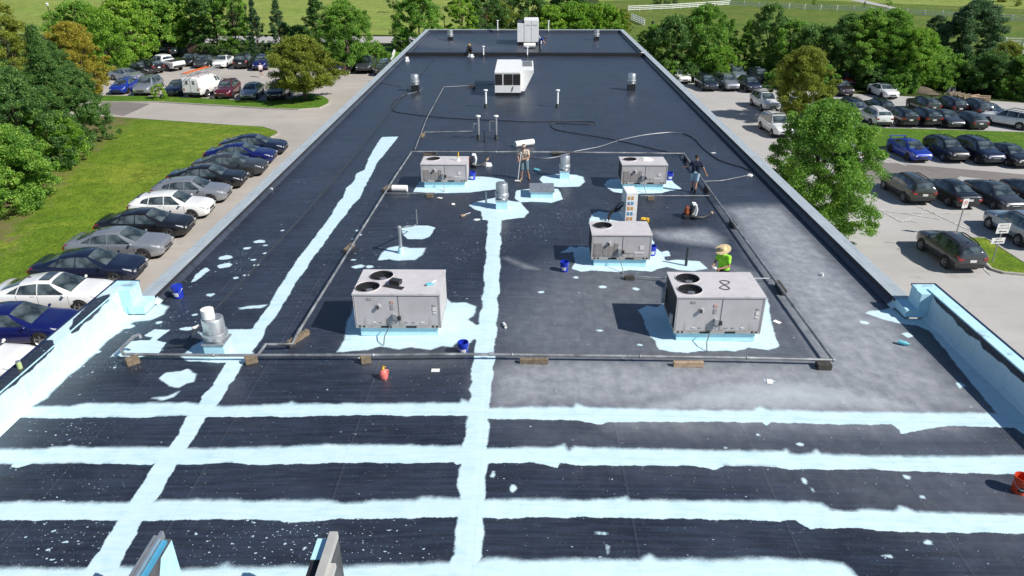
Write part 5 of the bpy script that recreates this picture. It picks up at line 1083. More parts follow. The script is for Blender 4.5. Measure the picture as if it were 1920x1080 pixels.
by_front('sedan', 'black', 349, 126, -84, 'black car between the white pickup and the charcoal sedan', g)
by_front('sedan', 'grey', 376, 129.5, -84, 'charcoal sedan left of the white sedan at the back of the left lot', g)
by_front('sunroof', 'white', 411, 130, -84, 'white sedan in the back row of the upper left lot', g)
by_rear('suv', 'black', 452, 131, 96, 'black SUV seen from behind at the back of the left lot', g)
by_front('wagon', 'deep_blue', 486, 134, -84, 'blue SUV behind the walking woman', g)
by_rear('hatch', 'grey', 638, 141, 80, 'grey hatchback right of the island tree, seen from behind', g)
by_front('pickup', 'grey', 681, 140, -88, 'dark grey pickup facing the camera near the left parapet', g)
by_front('wagon', 'olive', 716, 144, -88, 'grey green SUV half hidden behind the left parapet', g)
by_front('sedan', 'navy', 545, 137, -84, 'car hidden behind the yellow green island tree', g)
g = 'cars in the lot on the right'
by_front('hatch', 'white', 1284, 158.5, -86, 'white hatchback close to the right parapet at the back of the right lot', g)
by_front('suv', 'black', 1313, 156, -86, 'black SUV between the white hatchback and the navy SUV', g)
by_front('wagon', 'navy', 1334, 173, -86, 'navy SUV facing the camera, left end of the short row', g)
by_front('suv', 'silver', 1354, 155, -86, 'pale silver SUV at the tree line behind the navy SUV', g)
by_front('wagon', 'silver', 1373.5, 173, -86, 'silver wagon facing the camera between two navy SUVs', g)
by_front('suv', 'pale_blue', 1389, 156, -86, 'pale blue SUV at the tree line behind the silver wagon', g)
by_front('crossover', 'navy', 1415, 175.5, -86, 'dark navy SUV facing the camera right of the silver wagon', g)
by_front('wagon', 'black', 1434, 159, -86, 'black SUV at the tree line beside the olive tree', g)
by_front('suv', 'white', 1447, 212, -87, 'white SUV in the lane, half behind the olive tree', g)
by_front('suv', 'white', 1470, 261, -87, 'white SUV in the lane above the big maple', g)
by_front('sedan', 'white', 1512, 216, -87, 'white car almost hidden behind the olive tree', g)
by_front('crossover', 'plum', 1588, 183, -87, 'plum SUV facing the camera right of the olive tree', g)
by_front('crossover', 'red', 1598, 166, -87, 'red SUV at the bushes behind the plum one', g)
by_front('wagon', 'teal', 1550, 167, -87, 'dark green SUV at the bushes left of the plum one', g)
by_front('electric', 'white', 1672, 187.5, -87, 'white sedan with a black glass roof standing alone', g)
by_rear('wagon', 'navy', 1607, 221, 91, 'navy wagon seen from behind above the white wagon', g)
by_rear('crossover', 'black', 1661, 222, 91, 'black SUV seen from behind, behind the white wagon', g)
by_rear('crossover', 'olive', 1747, 217, 91, 'olive SUV seen from behind in the back of the double row', g)
by_rear('wagon', 'black', 1797, 219, 91, 'black wagon seen from behind, right of the olive SUV', g)
by_rear('wagon', 'grey', 1844, 224, 91, 'charcoal wagon seen from behind beside the navy sedan', g)
by_front('sedan', 'navy', 1884, 229, -72, 'navy sedan facing the camera near the wood pile', g)
by_rear('wagon', 'white', 1935, 245, 128, 'white wagon cut by the right edge', g)
by_rear('wagon', 'white', 1655, 241, 91, 'white wagon seen from behind at the grass strip', g)
by_rear('crossover', 'black', 1704, 241, 91, 'black SUV seen from behind right of the white wagon', g)
by_rear('crossover', 'black', 1747.5, 241, 91, 'second black SUV seen from behind on the grass strip row', g)
by_front('sedan', 'grey', 1793, 244, -87, 'charcoal sedan facing the grass strip between black cars', g)
by_rear('hatch', 'grey', 1835, 247, 91, 'dark grey hatchback at the right end of the grass strip row', g)
by_front('sport', 'blue', 1728, 307, -87, 'bright blue sedan with a rear wing and bonnet scoop', g)
by_front('crossover', 'black', 1797, 308, -87, 'black SUV next to the blue winged sedan', g)
by_front('wagon', 'navy', 1863, 313, -87, 'dark blue SUV with roof rails, third from the left below the grass strip', g)
by_front('sedan', 'black', 1921, 318, -87, 'black sedan at the right edge below the grass strip', g)
by_rear('hatch', 'white', 1596, 309, 91, 'white hatchback half hidden by the big maple', g)
by_rear('wagon', 'olive', 1728, 387, 92, 'olive green wagon seen from behind, left end of its row', g)
by_rear('sedan', 'black', 1813, 395, 92, 'black sedan seen from behind, next to the olive wagon', g)
by_front('sedan', 'grey', 1899, 402, -87, 'charcoal sedan facing the camera right of the black sedan', g)
by_front('sedan', 'plum', 1972, 400, -87, 'dark purple car cut off by the right edge', g)
by_rear('crossover', 'grey', 1815, 515, 92, 'charcoal SUV parked beside the sign island', g)
by_rear('wagon', 'pale_blue', 1952, 472, 92, 'pale blue SUV cut by the right edge beyond the sign island', g)
# ladders on the service truck
t = thing('ladder', 'orange and aluminium ladders lying on the white service truck', 'ladder', st.location, st.rotation_euler.z)
mb = MB(); mb2 = MB()
for k, (y, m) in enumerate(((.45, mb), (-.35, mb2))):
    for s in (-.2, .2): m.box((-.6, y+s, 2.64+.0*k), (5.6 if k else 4.8, .035, .08))
    for j in range(16): m.box((-3.0+j*.31, y, 2.64), (.03, .4, .03))
mb.build('orange_ladder', M['orange'], t); mb2.build('metal_ladder', M['alu'], t)
# ------------------------------------------------------------------ trees and plants
def leaf_mat(name, a, b, c, trans=0.35):
    t = NT(name); g = t.n('NewGeometry'); oi = t.n('ObjectInfo'); n = t.noise(t.obj(), 2.8, 3)
    f = t.math('ADD', t.math('MULTIPLY', g.outputs['Random Per Island'], 0.45), t.math('SUBTRACT', t.math('MULTIPLY', n, 1.0), 0.2))
    f = t.math('ADD', f, t.math('MULTIPLY', t.math('SUBTRACT', oi.outputs['Random'], 0.5), 0.16))
    col = t.ramp(f, [(0.22, a), (0.55, b), (0.88, c)])
    t.set(col=col, rough=0.5, spec=0.35)
    tr = t.n('BsdfTranslucent'); t.put(tr.inputs[0], t.mix(0.5, col, tuple(min(1, x*1.6) for x in b))); mx = t.n('MixShader'); mx.inputs[0].default_value = trans
    out = t.t.nodes['Material Output']; t.t.links.new(t.b.outputs[0], mx.inputs[1]); t.t.links.new(tr.outputs[0], mx.inputs[2]); t.t.links.new(mx.outputs[0], out.inputs[0]); return t.mat
LEAF = {'dark': leaf_mat('leaf_dark', (0.040, 0.093, 0.027), (0.115, 0.248, 0.059), (0.298, 0.438, 0.100)), 'mid': leaf_mat('leaf_mid', (0.054, 0.122, 0.020), (0.177, 0.377, 0.050), (0.461, 0.620, 0.110)), 'light': leaf_mat('leaf_light', (0.079, 0.169, 0.019), (0.220, 0.430, 0.042), (0.520, 0.620, 0.095)),
        'olive': leaf_mat('leaf_olive', (0.110, 0.145, 0.020), (0.240, 0.300, 0.040), (0.420, 0.440, 0.080)), 'yellow': leaf_mat('leaf_yellow', (0.190, 0.175, 0.022), (0.400, 0.360, 0.048), (0.580, 0.510, 0.080)), 'blue': leaf_mat('leaf_blue', (0.026, 0.064, 0.032), (0.070, 0.158, 0.066), (0.198, 0.308, 0.128))}
def leaf_cloud(n_cl, per, shape, leaf, seed, cl_r=.16, asp=1.5):
    rg = np.random.default_rng(seed); cs = []
    while len(cs) < n_cl:
        u = rg.random(); th = rg.random()*2*PI
        if shape == 'cone': z = rg.random()**1.35; r = (1-z)**.9*(.55+.5*rg.random()); z = .02+z*.96
        elif shape == 'shrub': z = rg.random()**.9; r = np.sqrt(max(0, 1-((z-.32)/.70)**2))*(.55+.5*rg.random()**.6); z = .02+z*.93
        else: z = rg.random(); r = np.sqrt(max(0, 1-(2*z-1)**2)**.9)*(1.08-.42*z)*(.5+.55*rg.random()**.6)
        k = 1+.24*np.sin(3*th+seed)*np.sin(6*z+seed*2)+.16*np.sin(5*th+9*z+seed)+.10*rg.normal(); k = k*(1.18 if rg.random() < .08 else 1)
        cs.append((r*k*np.cos(th), r*k*np.sin(th), z))
    cs = np.array(cs)*np.array([1, 1, asp]); V = np.zeros((n_cl*per, 4, 3)); i = 0
    for c in cs:
        rr = cl_r*(.45+1.0*rg.random()); d = rg.normal(size=(per, 3)); d /= np.linalg.norm(d, axis=1)[:, None]; rad = rr*rg.random(per)**.45
        p = c+d*rad[:, None]*np.array([1, 1, .7]); out = np.array([c[0], c[1], .55*(c[2]/asp)+.1])+d*.8; out /= np.linalg.norm(out)
        nrm = out+rg.normal(size=(per, 3))*.55+np.array([0, 0, .35]); nrm /= np.linalg.norm(nrm, axis=1)[:, None]
        a = np.cross(nrm, rg.normal(size=(per, 3))); a /= np.linalg.norm(a, axis=1)[:, None]; b = np.cross(nrm, a); s = leaf*(.6+.8*rg.random(per))[:, None]
        V[i:i+per, 0] = p-a*s; V[i:i+per, 1] = p-b*s*.55+nrm*s*.18; V[i:i+per, 2] = p+a*s; V[i:i+per, 3] = p+b*s*.55+nrm*s*.18; i += per
    return V, cs
def mesh_from_quads(name, V):
    n = len(V); me = bpy.data.meshes.new(name); me.vertices.add(n*4); me.vertices.foreach_set('co', V.reshape(-1).astype(np.float32))
    me.loops.add(n*4); me.loops.foreach_set('vertex_index', np.arange(n*4, dtype=np.int32)); me.polygons.add(n); me.polygons.foreach_set('loop_start', np.arange(0, n*4, 4, dtype=np.int32)); me.update(); return me
# crowns are modelled one metre tall and one metre in radius, then scaled to each tree
CROWN = {}
def crown(shape, var, size, asp):
    k = (shape, var, size, asp)
    if k not in CROWN:
        n_cl, per, leaf, cr = {'dense': (520, 270, .022, .165), 'near': (310, 240, .0235, .15), 'mid': (200, 150, .032, .16), 'far': (80, 42, .07, .19), 'tiny': (40, 26, .10, .24)}[size]
        if shape == 'cone': cr *= .95
        V, cs = leaf_cloud(n_cl, per, shape, leaf, 11*var+len(shape)*7, cr, asp); me = mesh_from_quads('crown', V); me.materials.append(LEAF['mid'])
        mb = MB(); rg = random.Random(var)
        lo = .0
        mb.tube([(0, 0, -.55), (.01, 0, -.1), (-.015, .01, .3*asp), (.01, 0, .8*asp)], [.062, .05, .034, .008], 8)
        for c in cs[::max(1, len(cs)//14)]:
            z0 = max(-.1, c[2]*.55-.05); mb.tube([(0, 0, z0), (c[0]*.45, c[1]*.45, (z0+c[2])/2), (c[0]*.9, c[1]*.9, c[2])], [.022, .014, .004], 5)
        tm = mb.mesh('trunk'); tm.materials.append(M['bark']); CROWN[k] = (me, tm)
    return CROWN[k]
TN = [0]
def tree(label, px, py, top, hwpx, shape, leaf, size, clear=.12, group=None, name=None, cat='tree', p=None, dxy=(0, 0)):
    p = np.array(G(px, py) if p is None else p, float); p[0] += dxy[0]; p[1] += dxy[1]; p[2] = float(ground_z(p[0], p[1])); H = height_to(p, top); r = hwpx*depth_of(p)/FPX; TN[0] += 1
    t = thing(name or {'cone': 'conifer_tree', 'shrub': 'bushy_tree', 'oval': 'leafy_tree'}[shape], label, cat, p, 0, group)
    z0 = H*clear; hc = H-z0; asp = min((1.2, 1.6, 2.1, 2.8, 4.0), key=lambda q: abs(math.log(q*r/hc))); me, tm = crown(shape, TN[0] % 3, size, asp)
    o = bpy.data.objects.new('crown', me); COL.objects.link(o); o.parent = t; o.location = (0, 0, z0); o.scale = (r, r*random.uniform(.9, 1.05), hc/asp); o.rotation_euler = (0, 0, TN[0]*2.4)
    o.material_slots[0].link = 'OBJECT'; o.material_slots[0].material = LEAF[leaf]
    q = bpy.data.objects.new('trunk', tm); COL.objects.link(q); q.parent = t; q.location = (0, 0, z0*.98 if clear > .1 else .05); s_ = min(r, 4.5); q.rotation_euler = o.rotation_euler
    if z0 > 0: 
        f = q.copy(); bpy.data.objects.remove(f)
        q.scale = (s_, s_, max(hc/asp, z0/.55*1.05))
    return t
L_ = 'bushy trees along the left edge'
for a in (('bushy tree at the left edge, lowest of the group', 12, 388, 232, 78, 'shrub', 'mid', 'dense', .02), ('bright green bush in front of the taller dark trees at left', 103, 314, 208, 56, 'shrub', 'light', 'near', .02), ('dark tree at the corner of the lawn nearest the drive', 160, 268, 118, 44, 'shrub', 'dark', 'near', .02),
          ('dark tall tree behind the bright green bush', 62, 330, 120, 62, 'shrub', 'dark', 'near', .02), ('tall pointed dark tree in the middle of the left group', 124, 280, 46, 58, 'cone', 'dark', 'dense', .02), ('green tree at the left edge above the lowest one', 0, 300, 85, 62, 'shrub', 'mid', 'near', .02),
          ('pale topped tree at the top left, left of the little road', 52, 225, 4, 54, 'oval', 'olive', 'near', .08), ('dark tree filling the upper left edge', -12, 230, -20, 55, 'shrub', 'dark', 'mid', .02), ('yellow turning tree beside the silver sedan', 162, 188, 44, 50, 'oval', 'yellow', 'near', .05), ('small dark tree between the yellow one and the left group', 118, 225, 72, 40, 'shrub', 'dark', 'near', .02)): tree(*a, group=L_)
B_ = 'trees behind the upper left lot'
for a in (('light green tree right behind the yellow one', 208, 140, 18, 46, 'oval', 'light', 'mid', .04), ('light green tree behind the black SUV', 248, 118, -8, 50, 'oval', 'light', 'mid', .05), ('tall green tree left of the lamp post gap', 160, 90, 2, 48, 'shrub', 'mid', 'mid', .03), ('mid green tree above the white pickup', 292, 106, -22, 52, 'shrub', 'mid', 'mid', .04), ('dark tree above the dark pickup', 336, 98, -34, 50, 'oval', 'dark', 'mid', .12),
          ('tall tree with brighter leaves above the charcoal sedan', 372, 100, -42, 48, 'oval', 'mid', 'mid', .16), ('dark tree above the white back row sedan', 412, 104, -38, 46, 'shrub', 'dark', 'mid', .04), ('green tree between the leafy row and the first conifer', 448, 108, -26, 34, 'shrub', 'mid', 'mid', .04), ('slim dark conifer, left of the pair', 488, 112, -4, 26, 'cone', 'blue', 'mid', .02), ('slim dark conifer, right of the pair', 531, 112, -2, 30, 'cone', 'blue', 'mid', .02),
          ('low green bush between the conifer pair and the tall dark tree', 566, 112, 46, 30, 'shrub', 'dark', 'mid', .02), ('tall dark conifer behind the island tree', 604, 118, -34, 40, 'cone', 'dark', 'mid', .02), ('broad green tree above the grey hatchback', 655, 132, 2, 50, 'oval', 'mid', 'near', .08), ('small bush beside the grey green SUV', 706, 118, 84, 22, 'shrub', 'mid', 'mid', .02), ('thin young tree between the leafy row and the conifers', 466, 102, -20, 9, 'cone', 'dark', 'far', .3)): tree(*a, group=B_)
E_ = 'trees beyond the far end of the roof'
for a in (('green tree at the far left corner of the roof', 788, 92, -12, 44, 'shrub', 'mid', 'mid', .02), ('small dark bush at the left of the roof corner', 752, 96, 66, 18, 'shrub', 'dark', 'mid', .02), ('bright tree right of the lamp post beyond the roof', 868, 84, -18, 36, 'oval', 'light', 'mid', .05), ('dark tree beyond the roof left of the yellowish one', 912, 82, -20, 36, 'shrub', 'dark', 'mid', .02), ('yellowish small tree beyond the roof', 938, 80, 6, 34, 'oval', 'olive', 'mid', .02), ('dark tree beyond the twin door unit', 990, 80, -22, 40, 'shrub', 'dark', 'mid', .02),
          ('bright bush right of the twin door unit', 1030, 84, 8, 36, 'shrub', 'light', 'mid', .02), ('green bush row beyond the roof, broadest one', 1076, 84, 4, 46, 'shrub', 'light', 'mid', .02), ('dark bush at the back of the bush row', 1060, 76, -18, 46, 'shrub', 'dark', 'mid', .02), ('bright bush next to the white corner fence', 1128, 84, 6, 40, 'shrub', 'light', 'mid', .02), ('olive bush at the far right corner of the roof', 1158, 84, 14, 22, 'shrub', 'olive', 'mid', .02)): tree(*a, group=E_)
R_ = 'trees along the back of the right lot'
for a in (('green tree just past the far right corner of the roof', 1224, 140, 44, 36, 'shrub', 'mid', 'mid', .03), ('dark tree above the white hatchback', 1262, 146, 26, 48, 'shrub', 'dark', 'mid', .03), ('yellow topped tree above the navy SUV', 1312, 146, 12, 48, 'oval', 'mid', 'mid', .08), ('bright low tree behind the pale silver SUV', 1340, 148, 84, 34, 'shrub', 'light', 'mid', .03), ('narrow green tree left of the tall dark one', 1362, 140, 34, 28, 'cone', 'mid', 'mid', .03), ('slim green tree behind the pale blue SUV', 1392, 142, 38, 28, 'cone', 'mid', 'mid', .03),
          ('tall dark tree above the olive tree', 1432, 142, 8, 42, 'oval', 'dark', 'mid', .06), ('mid green tree behind the olive tree', 1472, 146, 34, 40, 'shrub', 'mid', 'mid', .03), ('green tree above the dark green SUV', 1516, 152, 44, 44, 'shrub', 'dark', 'mid', .03), ('dark tree above the red SUV', 1572, 156, 28, 46, 'oval', 'dark', 'near', .06), ('bright topped tree left of the black topped sedan', 1612, 158, 18, 46, 'oval', 'mid', 'near', .06), ('broad green tree above the white glass roof sedan', 1652, 160, 20, 50, 'oval', 'mid', 'near', .05), ('green tree right of the white glass roof sedan', 1702, 166, 52, 44, 'shrub', 'light', 'near', .03),
          ('low green tree before the tall blue green one', 1746, 164, 88, 42, 'shrub', 'mid', 'near', .03), ('tall blue green tree by the white fence', 1806, 128, 4, 56, 'oval', 'blue', 'near', .05), ('yellowish tree right of the tall blue green one', 1868, 170, 80, 34, 'oval', 'olive', 'near', .05), ('dark bushy tree behind the wood pile', 1850, 172, 96, 42, 'shrub', 'dark', 'near', .03), ('green tree at the right edge behind the navy sedan', 1922, 180, 96, 42, 'shrub', 'mid', 'near', .03), ('dark tree at the right edge over the white wagon', 1975, 186, 92, 46, 'shrub', 'dark', 'near', .03), ('small grey green tree left of the tall blue green one', 1740, 118, 30, 26, 'oval', 'blue', 'mid', .08)): tree(*a, group=R_)
for k, (x, y, tp, hw) in enumerate(((1246, 150, 112, 26), (1290, 152, 118, 24), (1470, 164, 128, 30), (1530, 165, 118, 32), (1636, 166, 124, 34), (1686, 170, 124, 32), (1728, 166, 128, 30), (1772, 162, 122, 32), (1822, 168, 120, 32), (1896, 182, 140, 28))):
    tree(('low bush at the foot of the trees, ' + ['by the right parapet', 'left of the olive tree top', 'behind the olive tree', 'left of the plum SUV', 'behind the white glass roof sedan', 'by the soil heap', 'left of the wood pile', 'just behind the pallets', 'right of the pallets', 'beside the navy sedan'][k]), x, y, tp, hw, 'shrub', ('mid', 'dark', 'mid')[k % 3], 'mid', .01, group='low bushes at the back of the right lot', name='bush', cat='bush')
tree('yellow green tree on the grass island of the upper left lot', 574, 190, 70, 60, 'oval', 'olive', 'near', .2, name='island_tree')
tree('small round shrub before the silver SUV on the island', 302, 187, 157, 13, 'shrub', 'light', 'far', .02, name='shrub', cat='shrub')
tree('olive brown tree in the right lot beside the lane', 1494, 226, 92, 54, 'oval', 'olive', 'near', .1)
tree('slim green tree between the olive tree and the big maple', 1545, 252, 186, 38, 'shrub', 'mid', 'near', .05)
tree('big dense green maple beside the right parapet', 1518, 440, 190, 79, 'shrub', 'mid', 'dense', .03, name='maple_tree')
F_ = 'small trees out in the fields'
for k, (x, y, tp, hw, l) in enumerate(((738, 24, -8, 11, 'dark'), (1232, 8, -6, 9, 'dark'), (1250, 9, -5, 8, 'dark'), (1268, 9, -6, 8, 'dark'), (1620, 14, 2, 4, 'dark'), (1666, 14, -4, 6, 'mid'), (1526, 10, -1, 5, 'mid'), (1880, 4, -12, 14, 'olive'), (1908, 12, -4, 8, 'olive'))):
    tree(['lone dark young tree in the mown field beyond the roof', 'dark round tree left of three behind the white fence', 'dark round tree in the middle of three behind the white fence', 'dark round tree right of three behind the white fence', 'tiny dark conifer by the path behind the long fence', 'leaning young tree by the path behind the long fence', 'tiny sapling behind the long fence', 'olive tree at the top right edge', 'small olive tree at the top right corner'][k], x, y, tp, hw, 'oval' if k != 4 else 'cone', l, 'tiny', .25 if k in (0, 5) else .08, group=F_)

# ------------------------------------------------------------------ white fences
def fence(label, pts, rails=3, h=1.35, step=2.6, group='white post and rail fences'):
    P = [Vector((x, y, 0)) for x, y in pts]; t = thing('rail_fence', label, 'fence', (0, 0, 0), 0, group); posts = []; n_tot = sum(max(1, round((b-a).length/step)) for a, b in zip(P, P[1:]))+1
    rail = MB(); postsmb = MB(); cnt = 0; prev = None
    for a, b in zip(P, P[1:]):
        n = max(1, round((b-a).length/step))
        for k in range(n+1):
            q = a.lerp(b, k/n); z = float(ground_z(q.x, q.y)); cur = Vector((q.x, q.y, z))
            if prev is not None:
                for j in range(rails):
                    zz = .35+j*(h-.5)/(rails-1); u = Vector((0, 0, zz)); m = (cur+prev)/2+u; d = cur-prev
                    if d.length > .01: rail.box(m, (d.length, .06, .17), rz=math.atan2(d.y, d.x))
            if k < n or b is P[-1]:
                cnt += 1; (MB().box(cur+Vector((0, 0, h/2)), (.19, .19, h+.06)).build('post', M['white_paint'], t))
            prev = cur
    rail.build('rails', M['white_paint'], t); return t
def gq(*a): return [tuple(G(x, y)[:2]) for x, y in a]
fence('white fence running from the roof corner towards the far bend', gq((1178, 21), (1260, 17.5), (1368, 10)), step=3.2)
fence('long white fence crossing the right meadow to the right edge', gq((1368, 11), (1450, 16), (1600, 22), (1700, 28), (1800, 34), (1930, 42)), step=3.6)
fence('short white corner fence behind the far right corner of the roof', gq((1184, 37), (1208, 48)), step=1.6)
fence('white fence at the right edge below the tall blue green tree', gq((1848, 84), (1990, 88)), step=3.0)
# path rail beside the short lawn, lamp posts
a = G(728, 132); b = G(745, 84); o = MB().box(((a+b)/2+np.array([0, 0, .2])), (.25, np.linalg.norm(b-a), .45), rz=math.atan2(b[1]-a[1], b[0]-a[0])-PI/2).build('low_wall', M['white_paint']); tag(o, 'low white wall along the short lawn left of the roof', 'wall')
def lamp_post(label, px, py, top, head):
    p = G(px, py); H = height_to(p, top); t = thing('lamp_post', label, 'lamp post', p, 0, 'lamp posts'); MB().tube([(0, 0, 0), (0, 0, H-.2)], [.1, .06], 10).build('post', M['dark'], t)
    MB().lathe([(.12, 0), (.2, .05), (.22, .3), (.3, .34), (.1, .5), (0, .6)], 10, (0, 0, H-.45)).build('lantern', M['label'] if head else M['dark'], t)
lamp_post('lamp post beyond the far left part of the roof', 834.5, 78, 30, False); lamp_post('lamp post in the trees right of the roof corner', 1219, 108, 40, False); lamp_post('lamp post with a pale head at the top left field', 103, 62, 6, True); lamp_post('tall dark lamp post in the trees above the blue SUV', 473, 100, 12, False)

# ------------------------------------------------------------------ signs
def text_mesh(s, size, name='lettering'):
    c = bpy.data.curves.new('t', 'FONT'); c.body = s; c.size = size; c.align_x = 'CENTER'; c.align_y = 'CENTER'; c.extrude = .001
    o = bpy.data.objects.new('t', c); COL.objects.link(o); dg = bpy.context.evaluated_depsgraph_get(); me = bpy.data.meshes.new_from_object(o.evaluated_get(dg)); bpy.data.objects.remove(o); bpy.data.curves.remove(c); me.name = name; return me
def put_text(s, size, loc, parent, mat=None):
    o = link('lettering', text_mesh(s, size), mat or M['black_ink'], parent); o.location = loc; o.rotation_euler = (PI/2, 0, 0); return o
p = G(1791, 446); H = height_to(p, 374); t = thing('no_parking_sign', 'white no parking sign on a tall post behind the charcoal SUV', 'sign', p, .25)
MB().box((0, .02, (H-.3)/2), (.06, .04, H-.1)).build('post', M['steel_post'], t)
MB().box((0, -.012, H-.25), (.42, .012, .6)).build('panel', M['white_paint'], t)
mb = MB(); mb.lathe([(.15, 0), (.15, -.004), (.12, -.004), (.12, 0)], 24, (0, -.018, H-.22), 0, 'y'); mb.box((0, -.021, H-.22), (.26, .003, .03), ry=PI/4); mb.build('red_ring', M['red_ink'], t); put_text('P', .2, (0, -.0195, H-.22), t)
p = G(1859, 496); H = height_to(p, 418); t = thing('direction_sign', 'two white direction signs with black arrows on one post in the grass island', 'sign', p, .12)
MB().box((0, .02, (H-.2)/2), (.06, .04, H-.15)).build('post', M['steel_post'], t)
h1 = H-.32; MB().box((0, -.012, h1), (.78, .012, .6)).build('upper_panel', M['white_paint'], t); h2 = h1-.75; MB().box((-.08, -.012, h2), (.82, .012, .36)).build('lower_panel', M['white_paint'], t)
put_text('SERVICE', .155, (0, -.02, h1+.17), t); put_text('ENTRANCE', .135, (0, -.02, h1), t); put_text('PARTS', .12, (-.08, -.02, h2+.09), t)
mb = MB()
for zc, w_, xo in ((h1-.19, .5, 0), (h2-.06, .56, -.04)):
    mb.box((xo+.06, -.021, zc), (w_-.12, .004, .05)); mb.add([(xo-w_/2, -.021, zc), (xo-w_/2+.14, -.021, zc-.075), (xo-w_/2+.14, -.021, zc+.075)], [(0, 1, 2)])
mb.build('arrows', M['black_ink'], t)
# ------------------------------------------------------------------ wood pile and soil heap
def heap(name, label, cat, px0, px1, h, mat):
    a = G(*px0); b = G(*px1); m = (a+b)/2; L = np.linalg.norm((b-a)[:2])/2; mb = MB(); vs = []; n, k = 18, 6; rg = random.Random(3)
    for j in range(k+1):
        for i in range(n): q = 2*PI*i/n; r = (1-j/k); vs.append((L*r*math.cos(q)*(1+.12*rg.random()), 1.5*r*math.sin(q)*(1+.2*rg.random()), h*(1-r**1.6)+.06*rg.random()))
    mb.add(vs, [(j*n+i, j*n+(i+1) % n, (j+1)*n+(i+1) % n, (j+1)*n+i) for j in range(k) for i in range(n)], 0, True); o = mb.build(name, mat); o.location = m; o.rotation_euler = (0, 0, math.atan2(b[1]-a[1], b[0]-a[0])); return tag(o, label, cat)
heap('soil_heap', 'low heap of grey brown soil behind the white glass roof sedan', 'soil', (1680, 164), (1760, 178), .7, M['soil'])
def pallet(label, px, py, rz, tilt, mat, dz=0):
    p = G(px, py); t = thing('pallet', label, 'pallet', (p[0], p[1], p[2]+dz), rz, 'wooden pallets by the bushes'); mb = MB(); Mx = Matrix.Rotation(tilt, 4, 'X')
    for k in range(8): mb.box((0, .02, .07+k*.165), (1.25, .025, .1))
    d = mb.build('deck_boards', mat, t); mb = MB()
    for x in (-.58, 0, .58): mb.box((x, .09, .62), (.05, .1, 1.2))
    s = mb.build('stringers', mat, t); d.rotation_euler = s.rotation_euler = (tilt, 0, 0)
for k, (x, y, rz, ti, m) in enumerate(((1800, 193, .5, -.5, 'wood'), (1808, 195, .45, -.55, 'wood'), (1818, 197, .5, -.5, 'wood'), (1830, 199, .35, -.35, 'wood_new'), (1843, 201, -.2, -.3, 'wood_new'), (1793, 191, .6, -.62, 'wood'))):
    pallet(['grey pallet second in the leaning stack', 'grey pallet third in the leaning stack', 'grey pallet fourth in the leaning stack', 'fresh wood pallet right of the grey leaning stack', 'fresh wood crate side at the right end of the pile', 'grey pallet at the left end of the leaning stack'][k], x, y, rz, ti, M[m])
p = G(1783, 176); t = thing('metal_frame', 'grey bundle of metal rods above the wood pile', 'metal frame', p, .2); mb = MB()
for k in range(14): mb.tube([(-1.4+.13*k, -.5, .03+.05*(k % 5)), (-.2+.1*k, .6, .25+.11*(k % 6)), (.5+.06*k, 1.0, .5+.1*(k % 3))], .03, 5)
mb.build('rods', M['pipe'], t)
p = G(1792, 195); o = MB().box((0, 0, .08), (5.0, .25, .16)).build('timber', M['wood_new']); o.location = p; o.rotation_euler = (0, 0, -.55); tag(o, 'long pale timber lying before the pallets', 'timber')
p = G(367, 108); o = MB().box((0, 0, .9), (1.5, 1.2, 1.8)).box((0, -.62, 1.0), (1.3, .06, 1.4)).build('utility_box', flat('rust_box', (.09, .05, .04), .7)); o.location = p; tag(o, 'dark brown utility box in the grass behind the charcoal sedan', 'utility box')
# ------------------------------------------------------------------ people
def remesh(mb, name, voxel, mat, parent, sm=3):
    me = mb.mesh(name+'_raw'); o = bpy.data.objects.new(name, me); COL.objects.link(o)
    m = o.modifiers.new('r', 'REMESH'); m.mode = 'VOXEL'; m.voxel_size = voxel; m.use_smooth_shade = True
    if sm: s = o.modifiers.new('s', 'SMOOTH'); s.iterations = sm; s.factor = .5
    dg = bpy.context.evaluated_depsgraph_get(); out = bpy.data.meshes.new_from_object(o.evaluated_get(dg)); bpy.data.objects.remove(o); out.name = name
    return link(name, out, mat, parent)
def limb(mb, a, b, ra, rb, n=12):
    a, b = Vector(a), Vector(b); d = b-a; L = max(d.length, 1e-4); pts = []; rs = []
    for k in range(5): q = PI/2*k/4; pts.append(a-d/L*ra*math.cos(q)*.98); rs.append(max(.0015, ra*math.sin(q)))
    for k in range(5): q = PI/2*k/4; pts.append(b+d/L*rb*math.sin(q)*.98); rs.append(max(.0015, rb*math.cos(q)))
    mb.tube(pts, rs, n); return mb
def hand(mb, wr, dirv, side, curl=.6, palm=None):
    w_ = Vector(wr); d = Vector(dirv).normalized(); n = Vector(palm).normalized() if palm else Vector((side, 0, 0)); n = (n-d*n.dot(d)).normalized(); u = d.cross(n)
    for k in (-1, 0, 1): limb(mb, w_+u*k*.014, w_+d*.08+u*k*.024, .019, .017, 8)
    for k, L in enumerate((.068, .078, .072, .056)):
        b = w_+d*.085+u*(k-1.5)*.0205; e = b+(d*math.cos(curl*.5)+n*math.sin(curl*.5))*L*.55; f = e+(d*math.cos(curl*1.5)+n*math.sin(curl*1.5))*L*.5; limb(mb, b, e, .0098, .0092, 8); limb(mb, e, f, .0092, .008, 8)
    b = w_+d*.025-u*.03; e = b+(d*.6-u*.6+n*.35).normalized()*.042; limb(mb, b, e, .012, .011, 8); limb(mb, e, e+(d*.85+n*.45).normalized()*.035, .011, .009, 8)
SK = {k: flat('skin_'+k, c, .55, 0, .06, 8) for k, c in (('tan', (.36, .19, .12)), ('fair', (.5, .3, .22)))}
